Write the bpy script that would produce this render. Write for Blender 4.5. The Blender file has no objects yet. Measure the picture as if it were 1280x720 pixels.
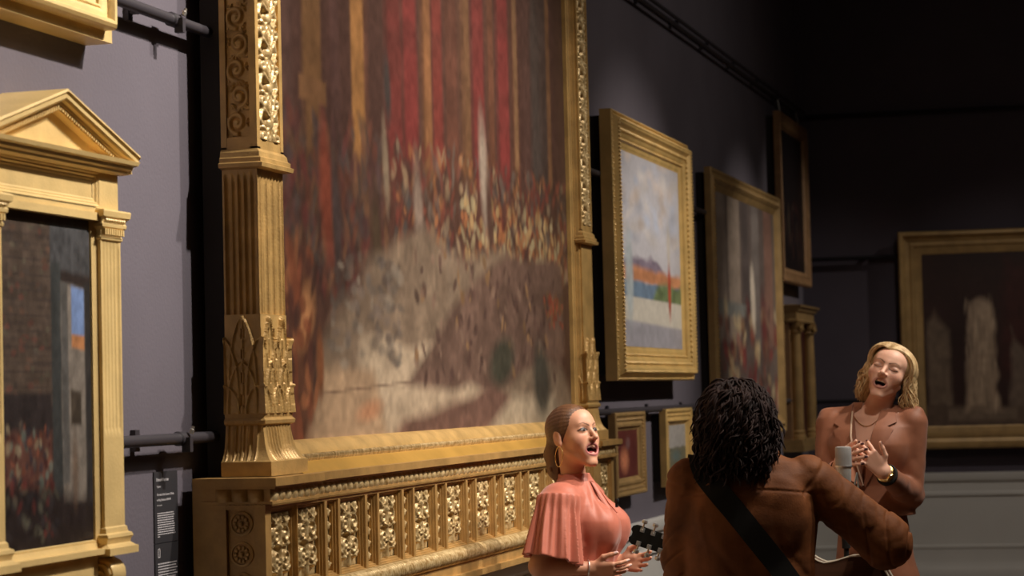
import bpy, math, random
import numpy as np
from mathutils import Vector, Matrix

random.seed(7)
RNG = np.random.default_rng(7)
SC = bpy.context.scene
COL = SC.collection
PI = math.pi

# ------------------------------------------------------------------ camera
FPX = 2800.0
CAMX, CAMZ = 2.74, 1.70
RC = np.array([[0.960355, 0.03674, 0.276347],
               [0.277687, -0.038396, -0.959904],
               [-0.024656, 0.998587, -0.047076]])
cam_data = bpy.data.cameras.new('camera')
cam = bpy.data.objects.new('camera', cam_data)
COL.objects.link(cam)
cam_data.sensor_width = 36.0
cam_data.lens = FPX / 1280.0 * 36.0
M4 = Matrix.Identity(4)
for i_ in range(3):
    for j_ in range(3):
        M4[i_][j_] = RC[i_][j_]
M4[0][3], M4[1][3], M4[2][3] = CAMX, 0.0, CAMZ
cam.matrix_world = M4
cam_data.dof.use_dof = True
cam_data.dof.focus_distance = 7.4
cam_data.dof.aperture_fstop = 4.5
cam_data.clip_start = 0.1
SC.camera = cam

# ------------------------------------------------------------------ light, exposure
SC.view_settings.view_transform = 'Standard'
SC.view_settings.look = 'None'
SC.view_settings.gamma = 1.0
SC.view_settings.exposure = 0.0
SC.view_settings.use_curve_mapping = False
world = bpy.data.worlds.new('gallery_world')
SC.world = world
world.use_nodes = True
world.node_tree.nodes['Background'].inputs[0].default_value = (0.62, 0.58, 0.6, 1)
world.node_tree.nodes['Background'].inputs[1].default_value = 0.022


def spot(name, loc, aim, watts, size_deg, blend=0.6, radius=0.06, colour=(1.0, 0.82, 0.62)):
    d = bpy.data.lights.new(name, 'SPOT')
    d.energy = watts
    d.spot_size = math.radians(size_deg)
    d.spot_blend = blend
    d.shadow_soft_size = radius
    d.color = colour
    o = bpy.data.objects.new(name, d)
    COL.objects.link(o)
    o.location = loc
    o.rotation_euler = (Vector(aim) - Vector(loc)).to_track_quat('-Z', 'Y').to_euler()
    return o


# picture lights on the ceiling track and one added wall fill, aimed at the left wall, the far wall and the singers
WARM = (1.0, 0.90, 0.79)
spot('wall_spot', (3.0, 6.25, 5.2), (0.0, 4.8, 2.8), 1250, 58, 1.0, colour=WARM)
spot('wall_spot', (3.4, 7.2, 5.3), (0.1, 7.4, 2.1), 800, 60, 1.0, colour=WARM)
spot('wall_spot', (3.4, 9.2, 5.3), (0.1, 8.7, 1.7), 760, 54, 1.0, colour=WARM)
spot('wall_spot', (3.8, 12.0, 4.8), (0.1, 12.0, 1.8), 600, 44, 1.0, colour=WARM)
spot('wall_spot', (3.8, 15.0, 4.8), (0.1, 15.4, 1.95), 460, 36, 1.0, colour=WARM)
spot('wall_spot', (3.4, 16.6, 5.0), (0.1, 17.0, 2.2), 240, 40, 1.0, colour=WARM)
spot('wall_spot', (4.6, 12.5, 5.4), (0.0, 12.5, 2.8), 80, 100, 1.0, colour=WARM)  # wide fill added to even out the wall, not a track fixture
spot('wall_spot', (2.2, 13.6, 5.4), (1.7, 17.9, 1.3), 170, 40, 1.0, colour=WARM)
spot('stage_spot', (4.2, 9.4, 5.4), (1.2, 8.0, 1.4), 300, 34, 0.8, radius=0.1, colour=(1.0, 0.9, 0.8))
spot('stage_spot', (3.2, 6.3, 5.4), (1.6, 8.0, 1.5), 280, 40, 0.8, radius=0.1, colour=(1.0, 0.9, 0.8))


def area(name, loc, aim, watts, size, colour=(1.0, 0.86, 0.7)):
    d = bpy.data.lights.new(name, 'AREA')
    d.energy = watts
    d.shape = 'DISK'
    d.size = size
    d.color = colour
    o = bpy.data.objects.new(name, d)
    COL.objects.link(o)
    o.location = loc
    o.rotation_euler = (Vector(aim) - Vector(loc)).to_track_quat('-Z', 'Y').to_euler()
    return o


area('ceiling_glow', (5.0, 8.0, 6.0), (4.5, 8.0, 0.0), 60, 3.0)


# ------------------------------------------------------------------ helpers
def s2l(c):
    c = np.asarray(c, float) / 255.0
    return np.where(c <= 0.04045, c / 12.92, ((c + 0.055) / 1.055) ** 2.4)


def mat(name, base, rough=0.5, metal=0.0, noise=0.0, nscale=20.0, bump=0.0, bscale=60.0,
        stretch=(1, 1, 1), spec=0.5, sheen=0.0, second=None, sss=0.0, vcol=False):
    m = bpy.data.materials.new(name)
    m.use_nodes = True
    nt = m.node_tree
    b = nt.nodes['Principled BSDF']
    b.inputs['Base Color'].default_value = (*base, 1)
    b.inputs['Roughness'].default_value = rough
    b.inputs['Metallic'].default_value = metal
    b.inputs['Specular IOR Level'].default_value = spec
    if sheen:
        b.inputs['Sheen Weight'].default_value = sheen
    if sss:
        b.inputs['Subsurface Weight'].default_value = sss
        b.inputs['Subsurface Radius'].default_value = (0.012, 0.005, 0.003)
        b.inputs['Subsurface Scale'].default_value = 1.0
    tc = nt.nodes.new('ShaderNodeTexCoord')
    mp = nt.nodes.new('ShaderNodeMapping')
    mp.inputs['Scale'].default_value = stretch
    nt.links.new(tc.outputs['Object'], mp.inputs['Vector'])
    src = None
    if vcol:
        a = nt.nodes.new('ShaderNodeAttribute')
        a.attribute_name = 'Col'
        src = a.outputs['Color']
        nt.links.new(src, b.inputs['Base Color'])
    if noise or second is not None:
        n = nt.nodes.new('ShaderNodeTexNoise')
        n.inputs['Scale'].default_value = nscale
        n.inputs['Detail'].default_value = 6
        nt.links.new(mp.outputs[0], n.inputs['Vector'])
        mix = nt.nodes.new('ShaderNodeMix')
        mix.data_type = 'RGBA'
        sec = second if second is not None else tuple(x * (1 - noise) for x in base)
        mix.inputs['B'].default_value = (*sec, 1)
        if src is not None:
            nt.links.new(src, mix.inputs['A'])
        else:
            mix.inputs['A'].default_value = (*base, 1)
        r = nt.nodes.new('ShaderNodeMapRange')
        r.inputs['From Min'].default_value = 0.36
        r.inputs['From Max'].default_value = 0.66
        nt.links.new(n.outputs['Fac'], r.inputs['Value'])
        nt.links.new(r.outputs[0], mix.inputs['Factor'])
        nt.links.new(mix.outputs['Result'], b.inputs['Base Color'])
    if bump:
        n2 = nt.nodes.new('ShaderNodeTexNoise')
        n2.inputs['Scale'].default_value = bscale
        n2.inputs['Detail'].default_value = 4
        nt.links.new(mp.outputs[0], n2.inputs['Vector'])
        bp = nt.nodes.new('ShaderNodeBump')
        bp.inputs['Strength'].default_value = bump
        bp.inputs['Distance'].default_value = 0.01
        nt.links.new(n2.outputs['Fac'], bp.inputs['Height'])
        nt.links.new(bp.outputs[0], b.inputs['Normal'])
    return m


ORG = {}


def tag(o, label=None, cat=None, group=None, kind=None):
    if label: o['label'] = label
    if cat: o['category'] = cat
    if group: o['group'] = group
    if kind: o['kind'] = kind
    return o


def thing(name, loc, label, cat, group=None):
    o = bpy.data.objects.new(name, None)
    o.empty_display_size = 0.1
    COL.objects.link(o)
    o.location = loc
    ORG[o.name] = np.array(loc, float)
    return tag(o, label, cat, group)


def link_mesh(name, V, F, m, parent=None, sharp=35.0, col=None, smooth=True, label=None, mats=None, midx=None):
    """one mesh object; V in world coordinates, kept relative to its thing's base"""
    V = np.asarray(V, float)
    org = ORG[parent.name] if parent is not None else np.zeros(3)
    me = bpy.data.meshes.new(name)
    me.from_pydata((V - org).tolist(), [], [list(map(int, f)) for f in F])
    me.update()
    if mats:
        for mm in mats: me.materials.append(mm)
        if midx is not None:
            me.polygons.foreach_set('material_index', np.asarray(midx, np.int32))
    else:
        me.materials.append(m)
    if smooth:
        me.polygons.foreach_set('use_smooth', np.ones(len(me.polygons), bool))
        if sharp is not None:
            me.set_sharp_from_angle(angle=math.radians(sharp))
    if col is not None:
        ca = me.color_attributes.new('Col', 'FLOAT_COLOR', 'POINT')
        c4 = np.ones((len(V), 4), np.float32)
        c4[:, :3] = col
        ca.data.foreach_set('color', c4.ravel())
    o = bpy.data.objects.new(name, me)
    COL.objects.link(o)
    if parent is not None:
        o.parent = parent
    ORG[o.name] = org
    if label: o['label'] = label
    return o


class MB:
    def __init__(s):
        s.V, s.F = [], []

    def add(s, V, F):
        b = len(s.V)
        s.V.extend([tuple(map(float, v)) for v in V])
        s.F.extend([[int(i) + b for i in f] for f in F])
        return s

    def box(s, lo, hi):
        x0, y0, z0 = lo; x1, y1, z1 = hi
        V = [(x0, y0, z0), (x1, y0, z0), (x1, y1, z0), (x0, y1, z0), (x0, y0, z1), (x1, y0, z1), (x1, y1, z1), (x0, y1, z1)]
        return s.add(V, [(0, 3, 2, 1), (4, 5, 6, 7), (0, 1, 5, 4), (1, 2, 6, 5), (2, 3, 7, 6), (3, 0, 4, 7)])

    def tube(s, pts, rad, n=10, cap=True, flat=None):
        """swept tube along pts; rad number or list; flat=(a,b) scales the section"""
        P = np.asarray(pts, float)
        R_ = np.full(len(P), rad, float) if np.isscalar(rad) else np.asarray(rad, float)
        T = np.gradient(P, axis=0)
        T /= np.linalg.norm(T, axis=1)[:, None] + 1e-12
        up = np.array([0, 0, 1.0]) if abs(T[0][2]) < 0.9 else np.array([1.0, 0, 0])
        a = np.cross(T[0], up); a /= np.linalg.norm(a)
        rings = []
        for i in range(len(P)):
            a = a - T[i] * (a @ T[i]); a /= np.linalg.norm(a) + 1e-12
            b = np.cross(T[i], a)
            th = np.arange(n) * 2 * PI / n
            fa, fb = (flat or (1, 1))
            rings.append(P[i] + R_[i] * (np.cos(th)[:, None] * a * fa + np.sin(th)[:, None] * b * fb))
        V = np.concatenate(rings)
        F = []
        for i in range(len(P) - 1):
            for k in range(n):
                F.append((i * n + k, i * n + (k + 1) % n, (i + 1) * n + (k + 1) % n, (i + 1) * n + k))
        if cap:
            F.append(tuple(range(n - 1, -1, -1)))
            F.append(tuple((len(P) - 1) * n + k for k in range(n)))
        return s.add(V, F)

    def lathe(s, c, axis, prof, n=20):
        """prof: list of (distance along axis, radius)"""
        c = np.asarray(c, float); ax = np.asarray(axis, float); ax /= np.linalg.norm(ax)
        up = np.array([0, 0, 1.0]) if abs(ax[2]) < 0.9 else np.array([1.0, 0, 0])
        a = np.cross(ax, up); a /= np.linalg.norm(a); b = np.cross(ax, a)
        V, F = [], []
        for (h, r) in prof:
            for k in range(n):
                t = 2 * PI * k / n
                V.append(c + ax * h + r * (math.cos(t) * a + math.sin(t) * b))
        for i in range(len(prof) - 1):
            for k in range(n):
                F.append((i * n + k, i * n + (k + 1) % n, (i + 1) * n + (k + 1) % n, (i + 1) * n + k))
        F.append(tuple(range(n - 1, -1, -1)))
        F.append(tuple((len(prof) - 1) * n + k for k in range(n)))
        return s.add(V, F)

    def ball(s, c, r, n=10, m=7):
        r = np.array([r, r, r], float) if np.isscalar(r) else np.asarray(r, float)
        V, F = [], []
        for i in range(m + 1):
            ph = PI * i / m
            for k in range(n):
                t = 2 * PI * k / n
                V.append(np.asarray(c) + r * np.array([math.sin(ph) * math.cos(t), math.sin(ph) * math.sin(t), math.cos(ph)]))
        for i in range(m):
            for k in range(n):
                F.append((i * n + k, (i + 1) * n + k, (i + 1) * n + (k + 1) % n, i * n + (k + 1) % n))
        return s.add(V, F)

    def grid(s, P, flip=False):
        """P array (nv, nu, 3)"""
        nv, nu = P.shape[:2]
        F = []
        for i in range(nv - 1):
            for j in range(nu - 1):
                q = (i * nu + j, i * nu + j + 1, (i + 1) * nu + j + 1, (i + 1) * nu + j)
                F.append(q[::-1] if flip else q)
        return s.add(P.reshape(-1, 3), F)

    def build(s, name, m, parent=None, **k):
        return link_mesh(name, s.V, s.F, m, parent, **k)


def vnoise2(shape, cells, seed):
    """smooth value noise, shape (h,w), cells (ch,cw)"""
    r = np.random.default_rng(seed)
    ch, cw = cells
    g = r.random((ch + 2, cw + 2))
    y = np.linspace(0, ch, shape[0]); x = np.linspace(0, cw, shape[1])
    yi = np.minimum(y.astype(int), ch); xi = np.minimum(x.astype(int), cw)
    fy = y - yi; fx = x - xi
    fy = fy * fy * (3 - 2 * fy); fx = fx * fx * (3 - 2 * fx)
    a = g[yi][:, xi]; b = g[yi][:, xi + 1]; c = g[yi + 1][:, xi]; d = g[yi + 1][:, xi + 1]
    return (a * (1 - fx) + b * fx) * (1 - fy)[:, None] + (c * (1 - fx) + d * fx) * fy[:, None]


# ------------------------------------------------------------------ materials
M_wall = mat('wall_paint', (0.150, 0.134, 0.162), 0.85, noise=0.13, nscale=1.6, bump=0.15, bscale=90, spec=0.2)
M_backwall = mat('back_wall_tone', (0.092, 0.078, 0.100), 0.85, noise=0.13, nscale=1.6, spec=0.2)  # back wall, a darker tone than the left wall
M_dado = mat('dado_paint', (0.70, 0.69, 0.66), 0.5, noise=0.05, nscale=3)
M_floor = mat('floor_boards', (0.20, 0.11, 0.055), 0.4, noise=0.4, nscale=3, stretch=(6, 0.6, 1))
M_ceil = mat('ceiling_paint', (0.5, 0.48, 0.45), 0.8)
M_rail = mat('rail_paint', (0.045, 0.040, 0.048), 0.45, spec=0.5)
M_shaded_rail = mat('shaded_rail_paint', (0.014, 0.012, 0.015), 0.6, spec=0.2)  # rail colour darkened for the far wall, its dimness put into the paint
M_wire = mat('steel_wire', (0.5, 0.48, 0.45), 0.35, 0.8)
M_gilt = mat('bright_gilt', (0.80, 0.58, 0.25), 0.45, 0.12, noise=0.16, nscale=9, bump=0.12, bscale=120)
M_ant = mat('antique_gilt', (0.64, 0.405, 0.145), 0.42, 0.22, noise=0.30, nscale=12, bump=0.18, bscale=140)
M_base = mat('aged_gilt', (0.56, 0.335, 0.115), 0.42, 0.22, noise=0.28, nscale=12, bump=0.15, bscale=140)
M_antb = mat('burnished_gilt', (0.74, 0.43, 0.10), 0.30, 0.4, noise=0.2, nscale=5, bump=0.05, bscale=40)
M_carve = mat('carved_gilt', (0.76, 0.58, 0.30), 0.36, 0.3, second=(0.40, 0.25, 0.09), nscale=60, bump=0.15, bscale=200)
M_gold = mat('warm_gilt', (0.72, 0.48, 0.17), 0.42, 0.2, noise=0.2, nscale=10, bump=0.12, bscale=120)
M_dim = mat('dull_gilt', (0.44, 0.28, 0.11), 0.45, 0.25, noise=0.25, nscale=10, bump=0.1, bscale=120)
M_wood = mat('brown_gilt_wood', (0.36, 0.20, 0.09), 0.5, 0.1, noise=0.3, nscale=12)
M_box = mat('frame_back_wood', (0.02, 0.016, 0.014), 0.8)
M_canvas = mat('oil_paint', (0.3, 0.2, 0.15), 0.42, bump=0.10, bscale=220, vcol=True, spec=0.35)
M_black = mat('label_black', (0.035, 0.034, 0.04), 0.55)
M_text = mat('label_print', (0.62, 0.60, 0.63), 0.6)

# ------------------------------------------------------------------ the room
def struct(name, mb, m, **k):
    o = mb.build(name, m, None, **k)
    o['kind'] = 'structure'
    return o


CORNER = np.array([0.0, 18.007, 0.0])
BD = np.array([0.99538, 0.0960, 0.0])       # along the back wall
BN = np.array([0.0960, -0.99538, 0.0])      # out of the back wall into the room
ROOM_W, ROOM_H, ROOM_Y0 = 9.0, 6.2, -3.0


def on_back(s_, off, z):
    p = CORNER + BD * s_ + BN * off
    return (p[0], p[1], z)


def slab_on_back(mb, s0, s1, o0, o1, z0, z1):
    V = [on_back(s0, o0, z0), on_back(s1, o0, z0), on_back(s1, o1, z0), on_back(s0, o1, z0),
         on_back(s0, o0, z1), on_back(s1, o0, z1), on_back(s1, o1, z1), on_back(s0, o1, z1)]
    return mb.add(V, [(0, 1, 2, 3), (7, 6, 5, 4), (0, 4, 5, 1), (1, 5, 6, 2), (2, 6, 7, 3), (3, 7, 4, 0)])


struct('wall_left', MB().box((-0.2, ROOM_Y0, 0), (0, 18.1, ROOM_H)), M_wall)
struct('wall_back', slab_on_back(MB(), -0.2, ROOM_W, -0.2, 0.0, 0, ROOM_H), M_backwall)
struct('wall_right', MB().box((ROOM_W - 0.05, ROOM_Y0, 0), (ROOM_W + 0.15, 18.9, ROOM_H)), M_wall)
struct('wall_front', MB().box((-0.2, ROOM_Y0 - 0.2, 0), (ROOM_W + 0.15, ROOM_Y0, ROOM_H)), M_wall)
struct('floor', MB().box((-0.2, ROOM_Y0 - 0.2, -0.1), (ROOM_W + 0.15, 19.2, 0.0)), M_floor)
struct('ceiling', MB().box((-0.2, ROOM_Y0 - 0.2, ROOM_H), (ROOM_W + 0.15, 19.2, ROOM_H + 0.1)), M_ceil)

# dado: panelled wainscot with cap and skirting (left wall and back wall)
DADO_PROF = [(0.0, 0.055), (0.20, 0.055), (0.235, 0.045), (0.26, 0.035), (0.30, 0.028), (0.385, 0.028), (0.392, 0.036),
             (0.41, 0.036), (0.418, 0.018), (0.80, 0.018), (0.808, 0.036), (0.83, 0.036), (0.84, 0.028), (0.905, 0.028),
             (0.925, 0.05), (0.955, 0.062), (0.985, 0.062), (0.99, 0.0)]
mb = MB()
P = np.array([[(o_, ys, z_) for ys in (ROOM_Y0, 18.0)] for (z_, o_) in DADO_PROF])
mb.grid(P, flip=True)
struct('baseboard_left', mb, M_dado, sharp=25)
mb = MB()
P = np.array([[on_back(ss, o_, z_) for ss in (0.0, ROOM_W)] for (z_, o_) in DADO_PROF])
mb.grid(P, flip=False)
struct('baseboard_back', mb, M_dado, sharp=25)


# hanging rails at three heights on two walls, one trim each
def rail_left(name, z, double=False):
    mb = MB()
    for dz in ((0.022, -0.022) if double else (0,)):
        mb.tube([(0.055, ROOM_Y0, z + dz), (0.055, 17.95, z + dz)], 0.012 if double else 0.0165, 12)
    y = -2.6
    while y < 17.9:
        mb.box((0.0, y - 0.014, z - 0.03), (0.016, y + 0.014, z + 0.03))
        mb.box((0.0, y - 0.009, z - 0.012), (0.06, y + 0.009, z + 0.012))
        y += 0.92
    struct(name, mb, M_rail)


def rail_back(name, z):
    mb = MB()
    mb.tube([on_back(0.05, 0.055, z), on_back(ROOM_W - 0.2, 0.055, z)], 0.016, 12)
    s_ = 0.5
    while s_ < ROOM_W - 0.3:
        slab_on_back(mb, s_ - 0.012, s_ + 0.012, 0, 0.055, z - 0.012, z + 0.012)
        s_ += 0.95
    struct(name, mb, M_shaded_rail)


rail_left('trim_1', 3.885, True)
rail_left('trim_2', 2.796)
rail_left('trim_3', 1.595)
rail_back('trim_4', 3.87)
rail_back('trim_5', 2.717)
rail_back('trim_6', 1.573)


# clamps gripping the rails, each a thing
def rail_clamp(y, z, label, wire_to=None):
    t = thing('rail_clamp', (0.055, y, z), label, 'clamp', 'rail clamps')
    b = MB()
    b.lathe((0.055, y - 0.026, z), (0, 1, 0), [(0, 0.0165), (0.004, 0.021), (0.048, 0.021), (0.052, 0.0165)], 14)
    b.box((0.062, y - 0.010, z - 0.038), (0.088, y + 0.010, z + 0.004))
    b.build('clamp_body', M_rail, t)
    b = MB()
    b.lathe((0.078, y + 0.016, z + 0.014), (0.3, 0.2, 0.9), [(0, 0.008), (0.012, 0.008), (0.014, 0.005), (0.022, 0.005)], 10)
    b.build('thumb_screw', M_wire, t)
    if wire_to:
        MB().tube([(0.085, y, z - 0.03), wire_to], 0.0016, 6).build('hanging_wire', M_wire, t)


rail_clamp(5.88, 2.796, 'dark clamp on the middle rail beside the giant gilt frame')
rail_clamp(5.88, 1.595, 'dark clamp on the low rail above the black wall label')

# ------------------------------------------------------------------ frame builders (left wall is the plane x = 0)
class Left:
    """maps (along, out, z) to world for a wall"""
    @staticmethod
    def p(a, o, z): return (o, a, z)


class Back:
    @staticmethod
    def p(a, o, z): return on_back(a, o, z)


def mitred(W, a0, a1, z0, z1, prof, n_along=1):
    """prof: list of (inset, out) from the outer back edge to the inner edge"""
    mb = MB()
    rings = []
    for (i, o) in prof:
        rings.append([W.p(a0 + i, o, z0 + i), W.p(a1 - i, o, z0 + i), W.p(a1 - i, o, z1 - i), W.p(a0 + i, o, z1 - i)])
    V = [v for r in rings for v in r]
    F = []
    for k in range(len(rings) - 1):
        for c in range(4):
            F.append((k * 4 + c, k * 4 + (c + 1) % 4, (k + 1) * 4 + (c + 1) % 4, (k + 1) * 4 + c))
    if W is Left:
        F = [f[::-1] for f in F]
    return mb.add(V, F)


def bead_row(mb, W, p0, p1, r, step):
    p0 = np.array(p0, float); p1 = np.array(p1, float)
    L = np.linalg.norm(p1 - p0); n = max(1, int(L / step))
    for k in range(n):
        q = p0 + (p1 - p0) * (k + 0.5) / n
        mb.ball(W.p(*q), r, 6, 4)


def strip_relief(W, a0, z0, a1, z1, out, H, height, mb, across):
    """carved strip from (a0,z0) to (a1,z1) with the pattern H (rows = across, cols = along) raised from 'out'"""
    nv, nu = H.shape
    t = np.linspace(0, 1, nu); s_ = np.linspace(0, 1, nv)
    P = np.zeros((nv, nu, 3))
    for i in range(nv):
        for j in range(nu):
            a = a0 + (a1 - a0) * t[j] + across[0] * s_[i]
            z = z0 + (z1 - z0) * t[j] + across[1] * s_[i]
            P[i, j] = W.p(a, out + H[i, j] * height, z)
    mb.grid(P)
    return mb


def hseg(X, Y, pts, r, amp=1.0):
    """rounded ridge along a polyline"""
    H = np.zeros_like(X)
    for (x0, y0), (x1, y1) in zip(pts[:-1], pts[1:]):
        dx, dy = x1 - x0, y1 - y0
        L2 = dx * dx + dy * dy + 1e-12
        t = np.clip(((X - x0) * dx + (Y - y0) * dy) / L2, 0, 1)
        d = np.hypot(X - x0 - t * dx, Y - y0 - t * dy)
        H = np.maximum(H, amp * np.sqrt(np.clip(1 - (d / r) ** 2, 0, 1)))
    return H


def hfan(X, Y, cx, cy, R, a0, a1, n, amp=1.0):
    """a palmette of radiating lobes"""
    th = np.arctan2(Y - cy, X - cx); r = np.hypot(X - cx, Y - cy)
    u = ((th - a0 + PI) % (2 * PI) - PI)
    span = a1 - a0
    ok = (u >= 0) & (u <= span)
    lob = np.abs(np.sin(u / span * n * PI))
    Rl = R * (0.72 + 0.28 * lob)
    return np.where(ok & (r < Rl), amp * (0.25 + 0.75 * lob) * np.sqrt(np.clip(1 - (r / Rl) ** 4, 0, 1)), 0)


def hball(X, Y, cx, cy, r, amp=1.0):
    d = np.hypot(X - cx, Y - cy) / r
    return amp * np.sqrt(np.clip(1 - d * d, 0, 1))


def spiral(cx, cy, R, turns, a0, sgn, n=40):
    t = np.linspace(0, 1, n)
    return [(cx + R * (1 - 0.85 * s_) * math.cos(a0 + sgn * 2 * PI * turns * s_), cy + R * (1 - 0.85 * s_) * math.sin(a0 + sgn * 2 * PI * turns * s_)) for s_ in t]


def rinceau(nu, nv, units, aspect=1.25):
    """carved scrolling foliage; rows = along (nv), cols = across (nu); x in 0..1, y in 0..units*aspect"""
    X, Y = np.meshgrid(np.linspace(0, 1, nu), np.linspace(0, units * aspect, nv))
    H = np.zeros_like(X)
    for k in range(units):
        s_ = 1 if k % 2 else -1
        cy = (k + 0.5) * aspect
        cx = 0.5 + 0.06 * s_
        H = np.maximum(H, hseg(X, Y, spiral(cx, cy, 0.43, 1.35, PI * (0.5 if s_ > 0 else -0.5) + (PI if s_ > 0 else 0), s_, 34), 0.10, 0.85))
        H = np.maximum(H, hball(X, Y, cx, cy, 0.15, 1.0))
        for q in range(4):
            a = q * 1.5 + k
            H = np.maximum(H, hfan(X, Y, cx + 0.36 * math.cos(a), cy + 0.42 * math.sin(a), 0.2, a - 1.3, a + 1.3, 3, 0.8))
        H = np.maximum(H, hfan(X, Y, 0.5 - 0.36 * s_, cy + 0.45 * aspect, 0.26, 0, 2 * PI, 5, 0.7))
    return H


def palmettes(nu, nv, units, aspect=1.5):
    """upright leaf motif, repeated"""
    X, Y = np.meshgrid(np.linspace(0, 1, nu), np.linspace(0, units * aspect, nv))
    H = np.zeros_like(X)
    for k in range(units):
        y0 = k * aspect
        H = np.maximum(H, hfan(X, Y, 0.5, y0 + 0.55 * aspect, 0.50, 0.15 * PI, 0.85 * PI, 5, 1.0))
        H = np.maximum(H, hfan(X, Y, 0.5, y0 + 0.42 * aspect, 0.44, -0.9 * PI, -0.1 * PI, 5, 0.75))
        H = np.maximum(H, hball(X, Y, 0.5, y0 + 0.5 * aspect, 0.16, 1.0))
        for s_ in (-1, 1):
            H = np.maximum(H, hseg(X, Y, spiral(0.5 + 0.33 * s_, y0 + 0.12 * aspect, 0.17, 1.1, PI / 2, s_, 18), 0.06, 0.8))
            H = np.maximum(H, hseg(X, Y, [(0.5 + 0.2 * s_, y0 + 0.2), (0.5 + 0.42 * s_, y0 + 0.55 * aspect), (0.5 + 0.3 * s_, y0 + 0.95 * aspect)], 0.05, 0.6))
    return H


def foliage(nu, nv):
    """one carved base panel: palmettes below and above, curling stems, small flower heads"""
    X, Y = np.meshgrid(np.linspace(0, 1, nu), np.linspace(0, 1.1, nv))
    H = np.zeros_like(X)
    for s_ in (-1, 1):
        c = 0.5 + 0.24 * s_
        H = np.maximum(H, hfan(X, Y, c, 0.17, 0.25, 0, 2 * PI, 9, 0.85))
        H = np.maximum(H, hfan(X, Y, c, 0.93, 0.25, 0, 2 * PI, 9, 0.85))
        H = np.maximum(H, hfan(X, Y, 0.5 + 0.33 * s_, 0.55, 0.17, 0, 2 * PI, 7, 0.7))
        H = np.maximum(H, hseg(X, Y, spiral(0.5 + 0.2 * s_, 0.38, 0.14, 1.2, -PI / 2, s_, 22), 0.035, 0.9))
        H = np.maximum(H, hseg(X, Y, spiral(0.5 + 0.2 * s_, 0.74, 0.14, 1.2, PI / 2, -s_, 22), 0.035, 0.9))
        H = np.maximum(H, hball(X, Y, c, 0.17, 0.06, 1.0))
        H = np.maximum(H, hball(X, Y, c, 0.93, 0.06, 1.0))
    H = np.maximum(H, hseg(X, Y, [(0.5, 0.02), (0.5, 1.08)], 0.05, 0.8))
    H = np.maximum(H, hfan(X, Y, 0.5, 0.55, 0.16, 0, 2 * PI, 6, 1.0))
    H = np.maximum(H, hfan(X, Y, 0.5, 0.30, 0.13, 0, 2 * PI, 5, 0.95))
    H = np.maximum(H, hfan(X, Y, 0.5, 0.82, 0.13, 0, 2 * PI, 5, 0.95))
    return H


def chain(nu, nv):
    X, Y = np.meshgrid(np.linspace(0, 1, nu), np.linspace(0, 5, nv))
    H = np.zeros_like(X)
    for k in range(5):
        H = np.maximum(H, hfan(X, Y, 0.5, k + 0.35, 0.5, 0.05 * PI, 0.95 * PI, 3, 1.0))
        H = np.maximum(H, hball(X, Y, 0.5, k + 0.28, 0.3, 0.9))
        H = np.maximum(H, hseg(X, Y, [(0.5, k), (0.3, k + 0.5), (0.5, k + 1)], 0.12, 0.5))
    return H


def wrap(yl, yr, Xb, zs, off, Xf, ns=10, nf=18, mb=None, W=Left):
    """upright pilaster section: outline wraps left side, front, right side; off(side, u, z) is the outward offset"""
    mb = mb or MB()
    nodes = []   # (a, out, normal a, normal out, side, u)
    for k in range(ns):
        u = k / (ns - 1)
        nodes.append((yl, Xb + (Xf - Xb) * u, -1, 1 if k == ns - 1 else 0, 0, u))
    for k in range(1, nf - 1):
        u = k / (nf - 1)
        nodes.append((yl + (yr - yl) * u, Xf, 0, 1, 1, u))
    for k in range(ns):
        u = k / (ns - 1)
        nodes.append((yr, Xf + (Xb - Xf) * u, 1, 1 if k == 0 else 0, 2, u))
    P = np.zeros((len(zs), len(nodes), 3))
    for i, z in enumerate(zs):
        for j, (a, o, na, no, sd, u) in enumerate(nodes):
            f = off(sd, u, z)
            P[i, j] = W.p(a + na * f, o + no * f, z)
    mb.grid(P, flip=True if W is Left else False)
    # close the top and the bottom
    n = len(nodes)
    base = len(mb.V) - len(zs) * n
    mb.F.append([base + k for k in range(n)])
    mb.F.append([base + (len(zs) - 1) * n + k for k in range(n - 1, -1, -1)])
    return mb


def prof_off(prof):
    zz = [p[0] for p in prof]; oo = [p[1] for p in prof]
    return lambda sd, u, z: float(np.interp(z, zz, oo))


def canvas(name, W, a0, a1, z0, z1, out, img, parent, label=None):
    nv, nu = img.shape[:2]
    P = np.zeros((nv, nu, 3))
    A = np.linspace(a0, a1, nu); Z = np.linspace(z0, z1, nv)
    for i in range(nv):
        for j in range(nu):
            P[i, j] = W.p(A[j], out, Z[i])
    mb = MB(); mb.grid(P, flip=False if W is Left else False)
    # thickness: a stretcher behind the picture
    V = np.array(mb.V); n = len(V)
    cs = [0, nu - 1, nv * nu - 1, (nv - 1) * nu]
    bk = [W.p(a0, out - 0.02, z0), W.p(a1, out - 0.02, z0), W.p(a1, out - 0.02, z1), W.p(a0, out - 0.02, z1)]
    F = list(mb.F) + [[n + 3, n + 2, n + 1, n]]
    for k in range(4):
        F.append([cs[k], n + k, n + (k + 1) % 4, cs[(k + 1) % 4]])
    colr = np.concatenate([img.reshape(-1, 3), np.tile(np.array([[0.1, 0.07, 0.05]]), (4, 1))])
    return link_mesh(name, np.concatenate([V, np.array(bk)]), F, M_canvas, parent, col=colr, label=label)


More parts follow.
